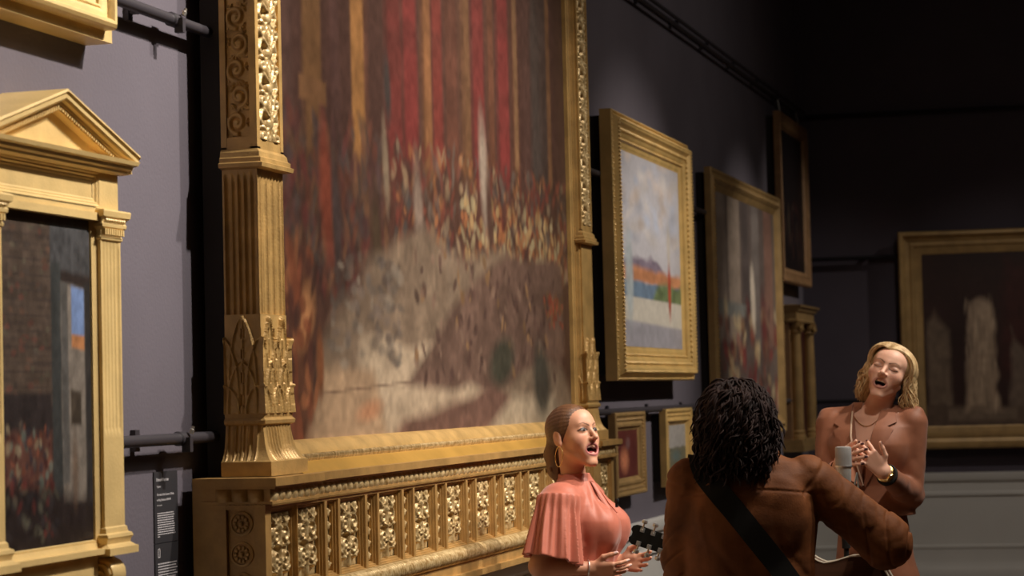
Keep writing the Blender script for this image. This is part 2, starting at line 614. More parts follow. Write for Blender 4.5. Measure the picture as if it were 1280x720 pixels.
# ------------------------------------------------------------------ paint for the pictures (plain stand-ins)
class Paint:
    def __init__(s, h, w, base):
        s.h, s.w = h, w
        s.I = np.ones((h, w, 3)) * np.array(base, float)
        s.V, s.U = np.meshgrid(np.linspace(0, 1, h), np.linspace(0, 1, w), indexing='ij')
        s.k = 0

    def noise(s, cells, amp):
        s.k += 1
        n = vnoise2((s.h, s.w), cells, 100 + s.k) - 0.5
        s.I *= (1 + amp * n)[..., None]
        return s

    def blend(s, mask, col, var=0.0, cells=(20, 20)):
        s.k += 1
        c = np.ones((s.h, s.w, 3)) * np.array(col, float)
        if var:
            c = c * (1 + var * (vnoise2((s.h, s.w), cells, 300 + s.k) - 0.5) * 2)[..., None]
        s.I = s.I * (1 - mask[..., None]) + c * mask[..., None]
        return s

    def poly(s, pts, col, soft=0.006, wob=0.0, var=0.15, cells=(24, 24), alpha=1.0):
        """soft convex polygon given counter-clockwise in (u, v)"""
        s.k += 1
        m = np.ones((s.h, s.w)) * 9
        wb = wob * (vnoise2((s.h, s.w), (14, 14), 500 + s.k) - 0.5)
        for (x0, y0), (x1, y1) in zip(pts, pts[1:] + pts[:1]):
            L = math.hypot(x1 - x0, y1 - y0) + 1e-9
            d = ((x1 - x0) * (s.V - y0) - (y1 - y0) * (s.U - x0)) / L
            m = np.minimum(m, d)
        return s.blend(np.clip((m + wb) / soft + 0.5, 0, 1) * alpha, col, var, cells)

    def oval(s, u, v, ru, rv, col, rot=0.0, soft=0.3, var=0.1, alpha=1.0):
        c, q = math.cos(rot), math.sin(rot)
        x = (s.U - u) * c + (s.V - v) * q
        y = -(s.U - u) * q + (s.V - v) * c
        d = np.hypot(x / ru, y / rv)
        return s.blend(np.clip((1 - d) / soft, 0, 1) * alpha, col, var)

    def dabs(s, n, box, ru, rv, cols, seed, soft=0.5, alpha=0.8, rot=0.5):
        r = np.random.default_rng(seed)
        u0, v0, u1, v1 = box
        for _ in range(n):
            u = r.uniform(u0, u1); v = r.uniform(v0, v1)
            a = r.uniform(*ru); b = r.uniform(*rv)
            c = np.array(cols[r.integers(len(cols))]) * r.uniform(0.7, 1.25)
            # local window
            R_ = max(a, b) * 1.2
            i0 = max(0, int((v - R_) * s.h)); i1 = min(s.h, int((v + R_) * s.h) + 2)
            j0 = max(0, int((u - R_) * s.w)); j1 = min(s.w, int((u + R_) * s.w) + 2)
            if i1 <= i0 or j1 <= j0: continue
            t = r.uniform(-rot, rot)
            x = (s.U[i0:i1, j0:j1] - u); y = (s.V[i0:i1, j0:j1] - v)
            X = x * math.cos(t) + y * math.sin(t); Y = -x * math.sin(t) + y * math.cos(t)
            m = (np.clip((1 - np.hypot(X / a, Y / b)) / soft, 0, 1) * alpha)[..., None]
            s.I[i0:i1, j0:j1] = s.I[i0:i1, j0:j1] * (1 - m) + c * m
        return s


def L_(*c): return tuple(s2l(c))

# ------------------------------------------------------------------ the giant gilt altar frame
BIG = thing('altar_frame_painting', (0.1, 8.125, 1.07), 'giant carved gilt frame on a panelled gilt base, round a dark red and brown painting', 'painting')
Y0, Y1 = 6.10, 10.15           # outer edges of the two pilasters at the shaft
PW = 0.205                     # pilaster width
XB, XF, XP = 0.10, 0.215, 0.158
ZT = 4.05


def big_paint():
    w, h = 300, 240
    p = Paint(h, w, L_(62, 40, 36))
    # red hangings between tall ochre columns, in the dim upper half
    r = np.random.default_rng(5)
    for k, (u, wd, c) in enumerate([(0.03, .05, (70, 50, 46)), (.10, .04, (104, 74, 44)), (.16, .03, (76, 52, 50)), (.24, .03, (92, 58, 44)),
                                    (.33, .05, (104, 36, 36)), (.38, .05, (112, 34, 36)), (.43, .03, (104, 66, 38)), (.47, .04, (110, 38, 34)),
                                    (.52, .05, (84, 48, 36)), (.57, .04, (92, 62, 40)), (.62, .05, (112, 36, 38)), (.67, .03, (96, 58, 40)),
                                    (.72, .05, (116, 38, 40)), (.77, .03, (98, 60, 42)), (.82, .04, (72, 50, 46)), (.90, .05, (56, 50, 48))]):
        p.poly([(u - wd / 2, .30), (u + wd / 2, .30), (u + wd / 2, 1.02), (u - wd / 2, 1.02)], L_(*c), 0.012, 0.004, 0.25, (40, 4))
        p.poly([(u - wd / 2, .30), (u - wd / 2 + .008, .30), (u - wd / 2 + .008, 1.02), (u - wd / 2, 1.02)], L_(58, 34, 30), 0.008, 0, .2, alpha=.6)
    for u, wd, v0, c in [(.225, .035, .36, (158, 112, 62)), (.105, .045, .48, (112, 80, 46)), (.44, .022, .40, (134, 90, 54)), (.775, .016, .40, (128, 96, 66)), (.925, .018, .38, (118, 84, 56)), (.58, .02, .42, (110, 78, 50))]:
        p.poly([(u - wd / 2, v0), (u + wd / 2, v0), (u + wd / 2, 1.02), (u - wd / 2, 1.02)], L_(*c), .008, 0, .2, (30, 3))
        p.poly([(u - wd * .75, v0 - .02), (u + wd * .75, v0 - .02), (u + wd * .75, v0 + .012), (u - wd * .75, v0 + .012)], L_(110, 78, 48), .006)
    p.poly([(.845, .38), (.885, .38), (.885, 1.02), (.845, 1.02)], L_(62, 60, 58), .02, .01)
    # mottled middle distance: no figures, only strokes of colour
    p.blend(np.clip((.44 - p.V + .05 * (p.U - .5)) / .06, 0, 1) * .85, L_(66, 44, 36), .3, (18, 26))
    mid = [L_(120, 60, 46), L_(150, 128, 100), L_(96, 88, 80), L_(72, 50, 44), L_(130, 86, 52), L_(58, 62, 62), L_(108, 44, 38), L_(150, 100, 62), L_(50, 38, 34)]
    p.dabs(420, (.0, .20, .30, .44), (.005, .014), (.012, .04), [L_(92, 40, 40), L_(66, 56, 58), L_(104, 60, 46), L_(52, 38, 36), L_(62, 60, 58), L_(112, 78, 54), L_(76, 46, 48)], 11, .6, .6)
    p.dabs(700, (.32, .27, 1.0, .45), (.004, .011), (.010, .028), mid, 12, .6, .62)
    p.dabs(160, (.55, .28, .98, .38), (.004, .01), (.010, .022), [L_(160, 146, 112), L_(170, 140, 96), L_(150, 96, 60)], 13)
    # tall cloth-like strokes, warm and pale
    for u, v, ru, rv, c in [(.135, .34, .022, .13, (132, 62, 44)), (.27, .28, .022, .12, (58, 48, 34)), (.40, .33, .020, .13, (128, 112, 100)),
                            (.635, .43, .022, .14, (150, 136, 122)), (.655, .36, .016, .11, (76, 54, 46)), (.16, .30, .015, .12, (52, 46, 48)), (.30, .40, .012, .09, (136, 120, 100)),
                            (.31, .52, .014, .07, (36, 40, 42)), (.50, .24, .014, .10, (62, 64, 66))]:
        p.oval(u, v, ru, rv, L_(*c), .06, .6, .3)
    # pale stone floor rising to the right, in flat slabs
    p.poly([(.0, -.02), (1.02, -.02), (1.02, .05), (.70, .30), (.40, .30), (.18, .24), (.10, .10)], L_(126, 110, 92), .03, .05, .25, (22, 30), alpha=.92)
    p.poly([(.16, -.02), (.60, -.02), (.68, .12), (.22, .14)], L_(176, 158, 134), .02, .02, .2, (30, 30))
    p.poly([(.05, -.02), (.30, -.02), (.25, .09), (.12, .10)], L_(166, 140, 112), .02, .02, .25, (30, 30))
    for (a, b) in [((.28, .0), (.20, .16)), ((.36, .0), (.26, .2)), ((.1, .06), (.5, .085)), ((.55, .0), (.45, .1))]:
        d = (b[0] - a[0], b[1] - a[1]); L = math.hypot(*d); nx, ny = -d[1] / L * .0015, d[0] / L * .0015
        p.poly([(a[0] + nx, a[1] + ny), (a[0] - nx, a[1] - ny), (b[0] - nx, b[1] - ny), (b[0] + nx, b[1] + ny)][::-1] if d[0] < 0 else [(a[0] - nx, a[1] - ny), (b[0] - nx, b[1] - ny), (b[0] + nx, b[1] + ny), (a[0] + nx, a[1] + ny)], L_(86, 66, 56), .003, alpha=.7)
    p.oval(.24, .035, .05, .02, L_(176, 120, 86), .2, .7, .3, .7)
    # a low mottled wall of stone slanting up to the right, and its shade
    p.poly([(.36, .075), (.62, .06), (.97, .13), (.97, .30), (.72, .30), (.50, .20)], L_(96, 76, 66), .02, .02, .35, (26, 40))
    p.dabs(140, (.38, .08, .95, .28), (.004, .010), (.008, .02), [L_(120, 98, 84), L_(80, 60, 54), L_(134, 104, 72), L_(66, 50, 46)], 14)
    p.poly([(.30, -.02), (.80, -.02), (.80, .02), (.66, .07), (.34, .02)], L_(104, 78, 68), .02, .02, .35, (24, 30))
    p.poly([(.62, -.02), (.90, -.02), (.92, .05), (.74, .05)], L_(180, 164, 140), .03, .02, .2)
    p.oval(.69, .11, .07, .05, L_(44, 56, 46), .5, .5, .3, .9)
    p.oval(.86, .075, .05, .09, L_(52, 58, 52), .1, .5, .3, .95)
    p.oval(.93, .15, .05, .07, L_(104, 82, 70), 0, .5, .3, .9)
    p.dabs(60, (.88, .18, .97, .24), (.004, .008), (.006, .012), [L_(140, 66, 46), L_(110, 80, 54)], 15)
    p.dabs(90, (.14, .10, .34, .26), (.006, .02), (.006, .016), [L_(92, 88, 82), L_(140, 130, 116), L_(110, 100, 92), L_(72, 66, 62)], 16, .6, .6)
    # warm brown mass at the lower left
    p.poly([(-.02, -.02), (.075, -.02), (.10, .10), (.085, .24), (-.02, .30)], L_(92, 58, 42), .03, .03, .35, (16, 16))
    p.oval(.075, .165, .028, .06, L_(176, 124, 82), -.3, .6, .25)
    p.dabs(70, (.0, .0, .1, .26), (.006, .014), (.014, .05), [L_(120, 66, 44), L_(76, 44, 38), L_(54, 36, 34), L_(146, 92, 60)], 17)
    p.oval(.11, .10, .012, .06, L_(120, 74, 46), 0, .5, .2)
    p.blend(np.clip(.18 + .24 * (p.V - .2), .16, .40), L_(108, 82, 70))  # varnish glare painted in as a brownish haze, stronger towards the top
    p.noise((60, 90), .28).noise((120, 150), .26).noise((3, 4), .15)
    return np.clip(p.I, 0.004, 1)


canvas('canvas', Left, Y0 + PW + 0.03, Y1 - PW - 0.045, 1.572, 3.92, XP, big_paint(), BIG)

# backing box of the frame
mb = MB(); mb.box((0.03, Y0 + 0.02, 1.2), (XB + 0.02, Y1 - 0.02, ZT + 0.1)); mb.build('back_box', M_box, BIG)


def thing_part(name, parent):
    o = bpy.data.objects.new(name, None); COL.objects.link(o)
    o.parent = parent
    ORG[o.name] = ORG[parent.name]
    return o


def pilaster(yl, yr, left):
    """capital band, fluted shaft, acanthus, bead, flared base; each section is a piece of the pilaster"""
    root = thing_part('pilaster', BIG)
    # carved upper shaft: plain core with raised borders and the foliage panels
    core = MB(); core.box((XB + 0.004, yl + 0.0125, 2.4305), (XF - 0.0125, yr - 0.0125, ZT - 0.001))
    for (a0, a1) in ((yl, yl + 0.023), (yr - 0.023, yr)):
        core.box((XF - 0.023, a0, 2.431), (XF, a1, ZT))
    for (a0, a1) in ((yl, yl + 0.016), (yr - 0.016, yr)):
        core.box((XB, a0, 2.431), (XB + 0.018, a1, ZT))
        core.box((XB + 0.0185, a0 + .0008, 2.4315), (XF - 0.0235, a1 - .0008, 2.475))
    core.box((XF - 0.016, yl + 0.0235, 2.4315), (XF - .0008, yr - 0.0235, 2.468))
    core.build('shaft_core', M_ant, root, sharp=25)
    # front foliage
    H = palmettes(34, 520, 15, 0.72)
    mb = MB(); nv, nu = H.shape
    A = np.linspace(yl + 0.024, yr - 0.024, nu); Z = np.linspace(2.47, ZT, nv)
    P = np.array([[(XF - 0.0105 + H[i, j] * 0.02, A[j], Z[i]) for j in range(nu)] for i in range(nv)])
    mb.grid(P); mb.build('carved_panel', M_carve, root, sharp=None)
    # side scrolls (both sides)
    H = rinceau(30, 640, 20, 1.0)
    nv, nu = H.shape
    O = np.linspace(XB + 0.02, XF - 0.024, nu); Z = np.linspace(2.48, ZT, nv)
    mb = MB()
    P = np.array([[(O[j], yl + 0.0105 - H[i, j] * 0.014, Z[i]) for j in range(nu)] for i in range(nv)]); mb.grid(P)
    mb.build('carved_panel', M_ant, root, sharp=None)
    mb = MB()
    P = np.array([[(O[j], yr - 0.0105 + H[i, j] * 0.014, Z[i]) for j in range(nu)] for i in range(nv)]); mb.grid(P, flip=True)
    mb.build('carved_panel', M_ant, root, sharp=None)
    # moulded band under the carving
    pr = [(2.380, 0.0), (2.384, 0.022), (2.396, 0.024), (2.400, 0.016), (2.412, 0.016), (2.416, 0.010), (2.430, 0.008), (2.440, 0.0), (2.446, 0.0)]
    wrap(yl, yr, XB, [q[0] for q in pr], prof_off(pr), XF, 3, 3).build('moulded_band', M_ant, root, sharp=25)

    # shaft: fluted on the left pilaster; plain on the other, as hung
    def flute(sd, u, z):
        e = min(1.0, (2.375 - z) / 0.03)
        n = 5 if sd != 1 else 8
        m = 0.06 if sd != 1 else 0.03
        if u < m or u > 1 - m: return -0.003
        q = (u - m) / (1 - 2 * m) * n
        f = q - math.floor(q)
        return -0.003 - (0.012 if sd != 1 else 0.009) * math.sqrt(max(0, 1 - (2 * f - 1) ** 2)) * e
    zs = [1.9, 2.34, 2.36, 2.37, 2.382]
    if left:
        wrap(yl, yr, XB, zs, flute, XF, 42, 82).build('fluted_shaft', M_ant, root, sharp=50)
    else:
        wrap(yl, yr, XB, zs, lambda sd, u, z: -0.004, XF, 3, 3).build('plain_shaft', M_ant, root, sharp=25)

    # acanthus leaves growing up the foot of the shaft
    def leaf(sd, u, z):
        n = 1.0 if sd != 1 else 2.0
        best = -0.001
        rows = ((1.66, 1.948, 0.0, 0.006), (1.66, 1.885, 0.5, 0.0075), (1.66, 1.815, 0.0, 0.009), (1.66, 1.745, 0.5, 0.0105))
        for (z0, zt, ph, lift) in rows:
            q = u * n + ph
            f = abs((q - math.floor(q)) - 0.5) * 2          # 0 at a leaf's middle
            t = (z - z0) / (zt - z0)
            if t >= 1 or t < 0: continue
            half = 0.92 * max(0, 1 - t ** 3.0) ** 0.8
            if f > half: continue
            e = f / max(half, 1e-4)
            rim = math.exp(-((e - 0.86) / 0.10) ** 2)
            rib = math.exp(-(e / 0.10) ** 2)
            vein = 0.5 + 0.5 * math.cos((t * 9 - e * 1.6) * 2 * PI)
            hh = lift - 0.0030 * (1 - e) * 0 + 0.0035 * rim + 0.0028 * rib - 0.0030 * (1 - rim) * (1 - rib) - 0.0012 * vein * (1 - rim) * (1 - rib)
            hh += 0.005 * math.exp(-((t - 0.96) / 0.05) ** 2)
            if e > 0.97: hh -= 0.004
            best = max(best, hh)
        # pierced slits between the leaves
        q = u * n * 2
        fs = abs(q - round(q))
        for zc in (1.70, 1.765, 1.835, 1.895):
            if fs < 0.075 and abs(z - zc) < 0.016 and (sd == 1 or 0.1 < u < 0.9):
                best -= 0.007
        return best + 0.004 * max(0, (1.72 - z) / 0.06 if z > 1.66 else 1)
    zs = list(np.linspace(1.655, 1.952, 110))
    wrap(yl, yr, XB, zs, leaf, XF, 46, 84).build('acanthus_leaves', M_ant, root, sharp=60)

    # bead and flared foot
    pr = [(1.625, 0.004), (1.630, 0.014), (1.640, 0.016), (1.648, 0.008), (1.660, 0.010)]
    m2 = wrap(yl, yr, XB, [q[0] for q in pr], prof_off(pr), XF, 3, 3)
    for k in range(7):
        m2.ball((XB + (XF - XB) * (k + .5) / 7, yl - 0.010, 1.636), 0.008, 6, 4)
    m2.build('beaded_band', M_ant, root, sharp=25)

    def foot(sd, u, z):
        t = (1.628 - z) / (1.628 - 1.522)
        base = 0.006 + 0.010 * math.sin(min(1, t * 1.6) * PI / 2) - 0.004 * math.sin(t * PI) + 0.022 * t ** 4
        n = 5 if sd != 1 else 9
        f = abs(((u * n) % 1.0) - 0.5) * 2
        return base - 0.007 * (f ** 4) * (1 - 0.5 * t) + 0.003 * math.cos(f * PI * 2)
    wrap(yl, yr, XB, list(np.linspace(1.522, 1.628, 26)), foot, XF, 30, 56).build('leaf_foot', M_ant, root, sharp=50)
    pr = [(1.478, 0.042), (1.520, 0.042), (1.524, 0.036)]
    wrap(yl, yr, XB, [q[0] for q in pr], prof_off(pr), XF, 3, 3).build('plinth', M_ant, root, sharp=25)


pilaster(Y0, Y0 + PW, True)
pilaster(Y1 - PW, Y1, False)

# inner mouldings round the canvas (liner, ornament, plain bevel)
ya, yb = Y0 + PW - 0.005, Y1 - PW + 0.005
mb = MB()
SILL = [(XP - 0.01, 1.575), (XP + 0.012, 1.572), (XP + 0.03, 1.562), (XP + 0.046, 1.540), (XP + 0.05, 1.530), (XP + 0.062, 1.528), (XP + 0.07, 1.518), (XP + 0.066, 1.510),
        (XP + 0.078, 1.500), (XP + 0.110, 1.470), (XP + 0.112, 1.462)]
P = np.array([[(o_, a_, z_) for a_ in (ya, yb)] for (o_, z_) in SILL[:5]]); mb.grid(P, flip=True)
mb.build('sill_cove', M_ant, BIG, sharp=30)
mb = MB(); P = np.array([[(o_, a_, z_) for a_ in (ya, yb)] for (o_, z_) in SILL[4:8]]); mb.grid(P, flip=True)
n = 300
for k in range(n):
    a_ = ya + (yb - ya) * (k + .5) / n
    mb.ball((XP + 0.064, a_, 1.523), (0.009, 0.0048, 0.010), 6, 4)
mb.build('leaf_tip_moulding', M_carve, BIG, sharp=40)
mb = MB(); P = np.array([[(o_, a_, z_) for a_ in (ya, yb)] for (o_, z_) in SILL[7:]]); mb.grid(P, flip=True)
mb.build('burnished_bevel', M_antb, BIG, sharp=30)
# upright liners beside the canvas
for sg, yc in ((1, ya), (-1, yb)):
    lab = 'liner'
    mb = MB()
    pr = [(0.0, XP + 0.045), (0.012, XP + 0.045), (0.016, XP + 0.030), (0.030, XP + 0.026), (0.034, XP + 0.018), (0.042, XP + 0.016), (0.046, XP - 0.005)]
    P = np.array([[(o_, yc + sg * i_, z_) for z_ in (1.56, ZT)] for (i_, o_) in pr])
    mb.grid(P, flip=(sg < 0))
    for k in range(260):
        z_ = 1.58 + (ZT - 1.58) * k / 260
        mb.ball((XP + 0.030, yc + sg * 0.022, z_), (0.004, 0.004, 0.0042), 5, 3)
    mb.build(lab, M_ant, BIG, sharp=30)
# top rail and crown
mb = MB()
mb.box((XB, ya, 3.92), (XP + 0.045, yb, ZT))
mb.box((XB, Y0 - 0.04, ZT), (XF + 0.03, Y1 + 0.04, ZT + 0.16))
mb.box((XB, Y0 - 0.08, ZT + 0.16), (XF + 0.09, Y1 + 0.08, ZT + 0.22))
mb.build('entablature', M_ant, BIG, sharp=25)

# ---- panelled base
BASE = thing_part('base', BIG)
BX = 0.262
BY0, BY1 = 6.005, 10.245
PIER = 0.36
mb = MB()
mb.box((0.03, BY0 + 0.002, 1.10), (BX - 0.03, BY1 - 0.002, 1.475))          # body
# framing stiles and rails standing proud, leaving sunk panels
zl, zh = 1.150, 1.385
panels = [(BY0 + 0.045, BY0 + 0.225, 'w')]
y_ = 6.253
for k in range(10):
    panels.append((y_ + .365 * k, y_ + .365 * k + .200, 'w'))
    panels.append((y_ + .365 * k + .250, y_ + .365 * k + .318, 'n'))
panels.append((BY1 - 0.225, BY1 - 0.045, 'w'))
edges = sorted(panels)
cur = BY0
for (a, b, _) in edges:
    mb.box((BX - 0.035, cur, zl), (BX, a - 0.014, zh)); cur = b + 0.014
mb.box((BX - 0.035, cur, zl), (BX, BY1, zh))
mb.box((BX - 0.035, BY0, zh), (BX, BY1, 1.405)); mb.box((BX - 0.035, BY0, 1.10), (BX, BY1, zl))
# pier faces a little proud
for (a, b) in ((BY0 - 0.002, BY0 + PIER), (BY1 - PIER, BY1 + 0.002)):
    mb.box((0.04, a, 1.400), (BX + 0.012, b, 1.47))
# side framing (both ends) leaving a sunk panel for the rosettes
for ys, sg in ((BY0, -1), (BY1, 1)):
    for (o0, o1) in ((0.10, 0.140), (BX - 0.035, BX)):
        mb.box((o0, min(ys, ys + sg * 0.012), 1.10), (o1, max(ys, ys + sg * 0.012), 1.3990))
    mb.box((0.1405, min(ys, ys + sg * 0.0115), 1.385), (BX - 0.0355, max(ys, ys + sg * 0.0115), 1.3985))
mb.build('base_body', M_base, BASE, sharp=25)
# mitred inner mouldings of each panel with its carving
Hw, Hn = foliage(38, 52), chain(12, 60)
for (a, b, t) in edges:
    mb = mitred(Left, a - 0.014, b + 0.014, zl, zh, [(0, BX), (0.002, BX - 0.008), (0.006, BX - 0.008), (0.008, BX - 0.016), (0.013, BX - 0.016), (0.015, BX - 0.026)])
    mb.build('panel_moulding', M_base, BASE, sharp=20)
    H = Hw if t == 'w' else Hn
    nv, nu = H.shape
    A = np.linspace(a + 0.002, b - 0.002, nu); Z = np.linspace(zl + 0.016, zh - 0.016, nv)
    P = np.array([[(BX - 0.029 + H[i, j] * (0.024 if t == 'w' else 0.018), A[j], Z[i]) for j in range(nu)] for i in range(nv)])
    mb = MB(); mb.grid(P)
    mb.build('carved_panel', M_carve, BASE, sharp=None)
# rosettes on the ends
for ys, sg in ((BY0 + 0.003, -1), (BY1 - 0.003, 1)):
    for k in range(3):
        mb = MB()
        c = (0.183, ys, 1.345 - 0.088 * k)
        mb.lathe(c, (0, sg, 0), [(0, 0.036), (0.006, 0.036), (0.008, 0.030), (0.003, 0.029)], 20)
        for q in range(10):
            t = 2 * PI * q / 10
            mb.ball((c[0] + 0.019 * math.cos(t), ys + sg * 0.005, c[2] + 0.019 * math.sin(t)), (0.007, 0.006, 0.007), 6, 4)
        mb.ball((c[0], ys + sg * 0.006, c[2]), 0.008, 8, 5)
        mb.build('rosette', M_base, BASE, sharp=50)
# cornice: slab, egg band, bead row
mb = MB()
for (a, b, ex) in ((BY0 - 0.03, BY0 + PIER, 0.012), (BY0 + PIER, BY1 - PIER, 0.0), (BY1 - PIER, BY1 + 0.03, 0.012)):
    mb.box((0.06, a, 1.452), (0.292 + ex, b, 1.476))
    mb.box((0.06, a + 0.012 if a < 7 and ex else a, 1.444), (0.284 + ex, b, 1.452))
    mb.box((0.06, a + 0.02 if a < 7 and ex else a, 1.400), (BX + 0.010 + ex, b, 1.408))
mb.build('cornice_slab', M_base, BASE, sharp=25)
mb = MB()
def egg(mb, p, along, out, ex):
    # upright tongue with a raised rim
    V, F = [], []
    p = np.array(p)
    for i in range(5):
        v = i / 4
        for j in range(7):
            u = j / 6 * 2 - 1
            h = math.sqrt(max(0, 1 - u * u)) * (0.015 * math.sin(PI * (0.15 + 0.8 * v))) if abs(u) < .72 else 0.013 * (1 - ((abs(u) - .86) / .14) ** 2)
            V.append(p + np.array(along) * u * 0.0245 + np.array(out) * max(h, 0) + np.array([0, 0, (v - .5) * 0.039]))
    for i in range(4):
        for j in range(6):
            F.append((i * 7 + j, i * 7 + j + 1, i * 7 + j + 8, i * 7 + j + 7))
    mb.add(V, F)
ks = int((BY1 - BY0) / 0.050)
for k in range(ks):
    a_ = BY0 + 0.022 + k * 0.050
    ex = 0.012 if (a_ < BY0 + PIER or a_ > BY1 - PIER) else 0.0
    egg(mb, (BX + ex, a_, 1.425), (0, 1, 0), (1, 0, 0), ex)
mb.build('egg_band', M_carve, BASE, sharp=60)
mb = MB()
for k in range(3):
    egg(mb, (0.130 + k * 0.050, BY0 - 0.004, 1.425), (-1, 0, 0), (0, -1, 0), 0)
mb.build('egg_band', M_base, BASE, sharp=60)
mb = MB()
for k in range(3):
    egg(mb, (0.130 + k * 0.050, BY1 + 0.004, 1.425), (1, 0, 0), (0, 1, 0), 0)
mb.build('egg_band', M_base, BASE, sharp=60)
mb = MB()
for k in range(int((BY1 - BY0) / 0.0125)):
    a_ = BY0 + k * 0.0125
    ex = 0.012 if (a_ < BY0 + PIER or a_ > BY1 - PIER) else 0.0
    mb.ball((BX + 0.006 + ex, a_, 1.3985), 0.005, 5, 3)
for k in range(12):
    mb.ball((0.108 + k * 0.0133, BY0 - 0.003, 1.3985), 0.0055, 5, 3)
mb.build('bead_row', M_base, BASE)
# fluted torus and foot
mb = MB()
N = 900
zs = np.linspace(0, PI, 9)
P = np.zeros((9, N, 3))
for j in range(N):
    a_ = BY0 - 0.01 + (BY1 - BY0 + 0.02) * j / (N - 1)
    w_ = 0.0022 * math.sin((a_ / 0.022) * 2 * PI)
    for i, t in enumerate(zs):
        r_ = 0.030 + w_ * math.sin(t)
        P[i, j] = (BX + 0.002 + r_ * math.sin(t), a_ + 0.012 * math.cos(t), 1.118 - r_ * math.cos(t))
mb.grid(P)
mb.build('gadrooned_torus', M_carve, BASE, sharp=None)
mb = MB()
mb.box((0.05, BY0 - 0.02, 1.05), (BX + 0.012, BY1 + 0.02, 1.09)); mb.box((0.05, BY0 - 0.03, 1.03), (BX + 0.03, BY1 + 0.03, 1.052))
mb.build('base_foot', M_base, BASE, sharp=25)

# ------------------------------------------------------------------ pedimented frame at the left
PED = thing('tabernacle_frame_painting', (0.0, 4.98, 1.15), 'gilt temple frame with triangular pediment and fluted pilasters, round a dark interior scene', 'painting')


def ped_paint():
    p = Paint(150, 96, L_(50, 42, 40))
    p.poly([(-.02, .42), (.56, .42), (.56, 1.02), (-.02, 1.02)], L_(78, 66, 58), .02, 0, .25, (40, 14))
    for k in range(24):
        v = .45 + .024 * k
        p.poly([(-.02, v), (.56, v), (.56, v + .004), (-.02, v + .004)], L_(56, 48, 46), .006, .01, alpha=.6)
    p.dabs(70, (0, .45, .54, 1.0), (.02, .05), (.010, .014), [L_(96, 72, 60), L_(66, 58, 54), L_(100, 64, 56), L_(84, 78, 66)], 21, .4, .6, .1)
    p.poly([(.55, .84), (1.02, .82), (1.02, .98), (.55, 1.0)], L_(72, 72, 74), .02, .01, .3, (30, 30))
    p.poly([(.55, .14), (.66, .14), (.66, .86), (.55, .86)], L_(58, 60, 60), .015, 0, .2, (4, 14))
    p.poly([(.66, .12), (.96, .12), (.96, .78), (.66, .80)], L_(120, 112, 104), .015, .01, .2, (12, 12))
    p.poly([(.66, .18), (.74, .18), (.74, .80), (.66, .80)], L_(84, 82, 80), .015, .01, .2, (20, 6))
    p.poly([(.78, .64), (.93, .63), (.93, .78), (.78, .79)], L_(112, 134, 178), .012, 0, .08)
    p.poly([(.78, .60), (.93, .59), (.93, .635), (.78, .64)], L_(168, 116, 78), .01)
    p.poly([(.76, .36), (.88, .36), (.88, .46), (.76, .47)], L_(66, 58, 50), .015, 0, .3)
    p.poly([(.93, .10), (1.02, .10), (1.02, .80), (.93, .80)], L_(48, 46, 46), .02)
    p.poly([(-.02, .34), (.54, .34), (.54, .46), (-.02, .46)], L_(46, 40, 40), .02, 0, .3, (6, 20))
    p.poly([(-.02, .15), (.54, .15), (.54, .34), (-.02, .34)], L_(92, 62, 54), .03, .02, .35, (10, 14))
    p.dabs(110, (0, .14, .55, .36), (.015, .04), (.012, .03), [L_(120, 72, 56), L_(92, 100, 92), L_(56, 50, 56), L_(130, 116, 96), L_(74, 44, 42)], 22, .6)
    p.poly([(-.02, -.02), (1.02, -.02), (1.02, .12), (-.02, .20)], L_(38, 32, 32), .06, .03, .3)
    p.dabs(60, (0, .02, .6, .2), (.02, .05), (.01, .03), [L_(30, 28, 30), L_(78, 76, 66), L_(88, 44, 42), L_(46, 42, 44)], 23, .7)
    p.oval(.80, .22, .05, .15, L_(96, 76, 62), 0, .7, .2, .7)
    p.noise((40, 30), .3).noise((80, 60), .25)
    return np.clip(p.I, 0.003, 1)


canvas('canvas', Left, 4.745, 5.212, 1.355, 2.170, 0.113, ped_paint(), PED)
mb = MB(); mb.box((0.0, 4.60, 1.14), (0.10, 5.355, 2.30)); mb.build('back_box', M_gilt, PED, sharp=25)
mb = mitred(Left, 4.715, 5.242, 1.325, 2.200, [(0, 0.10), (0, 0.122), (0.004, 0.124), (0.008, 0.122), (0.022, 0.117), (0.027, 0.118), (0.031, 0.108)])
mb.build('liner', M_gilt, PED, sharp=25)


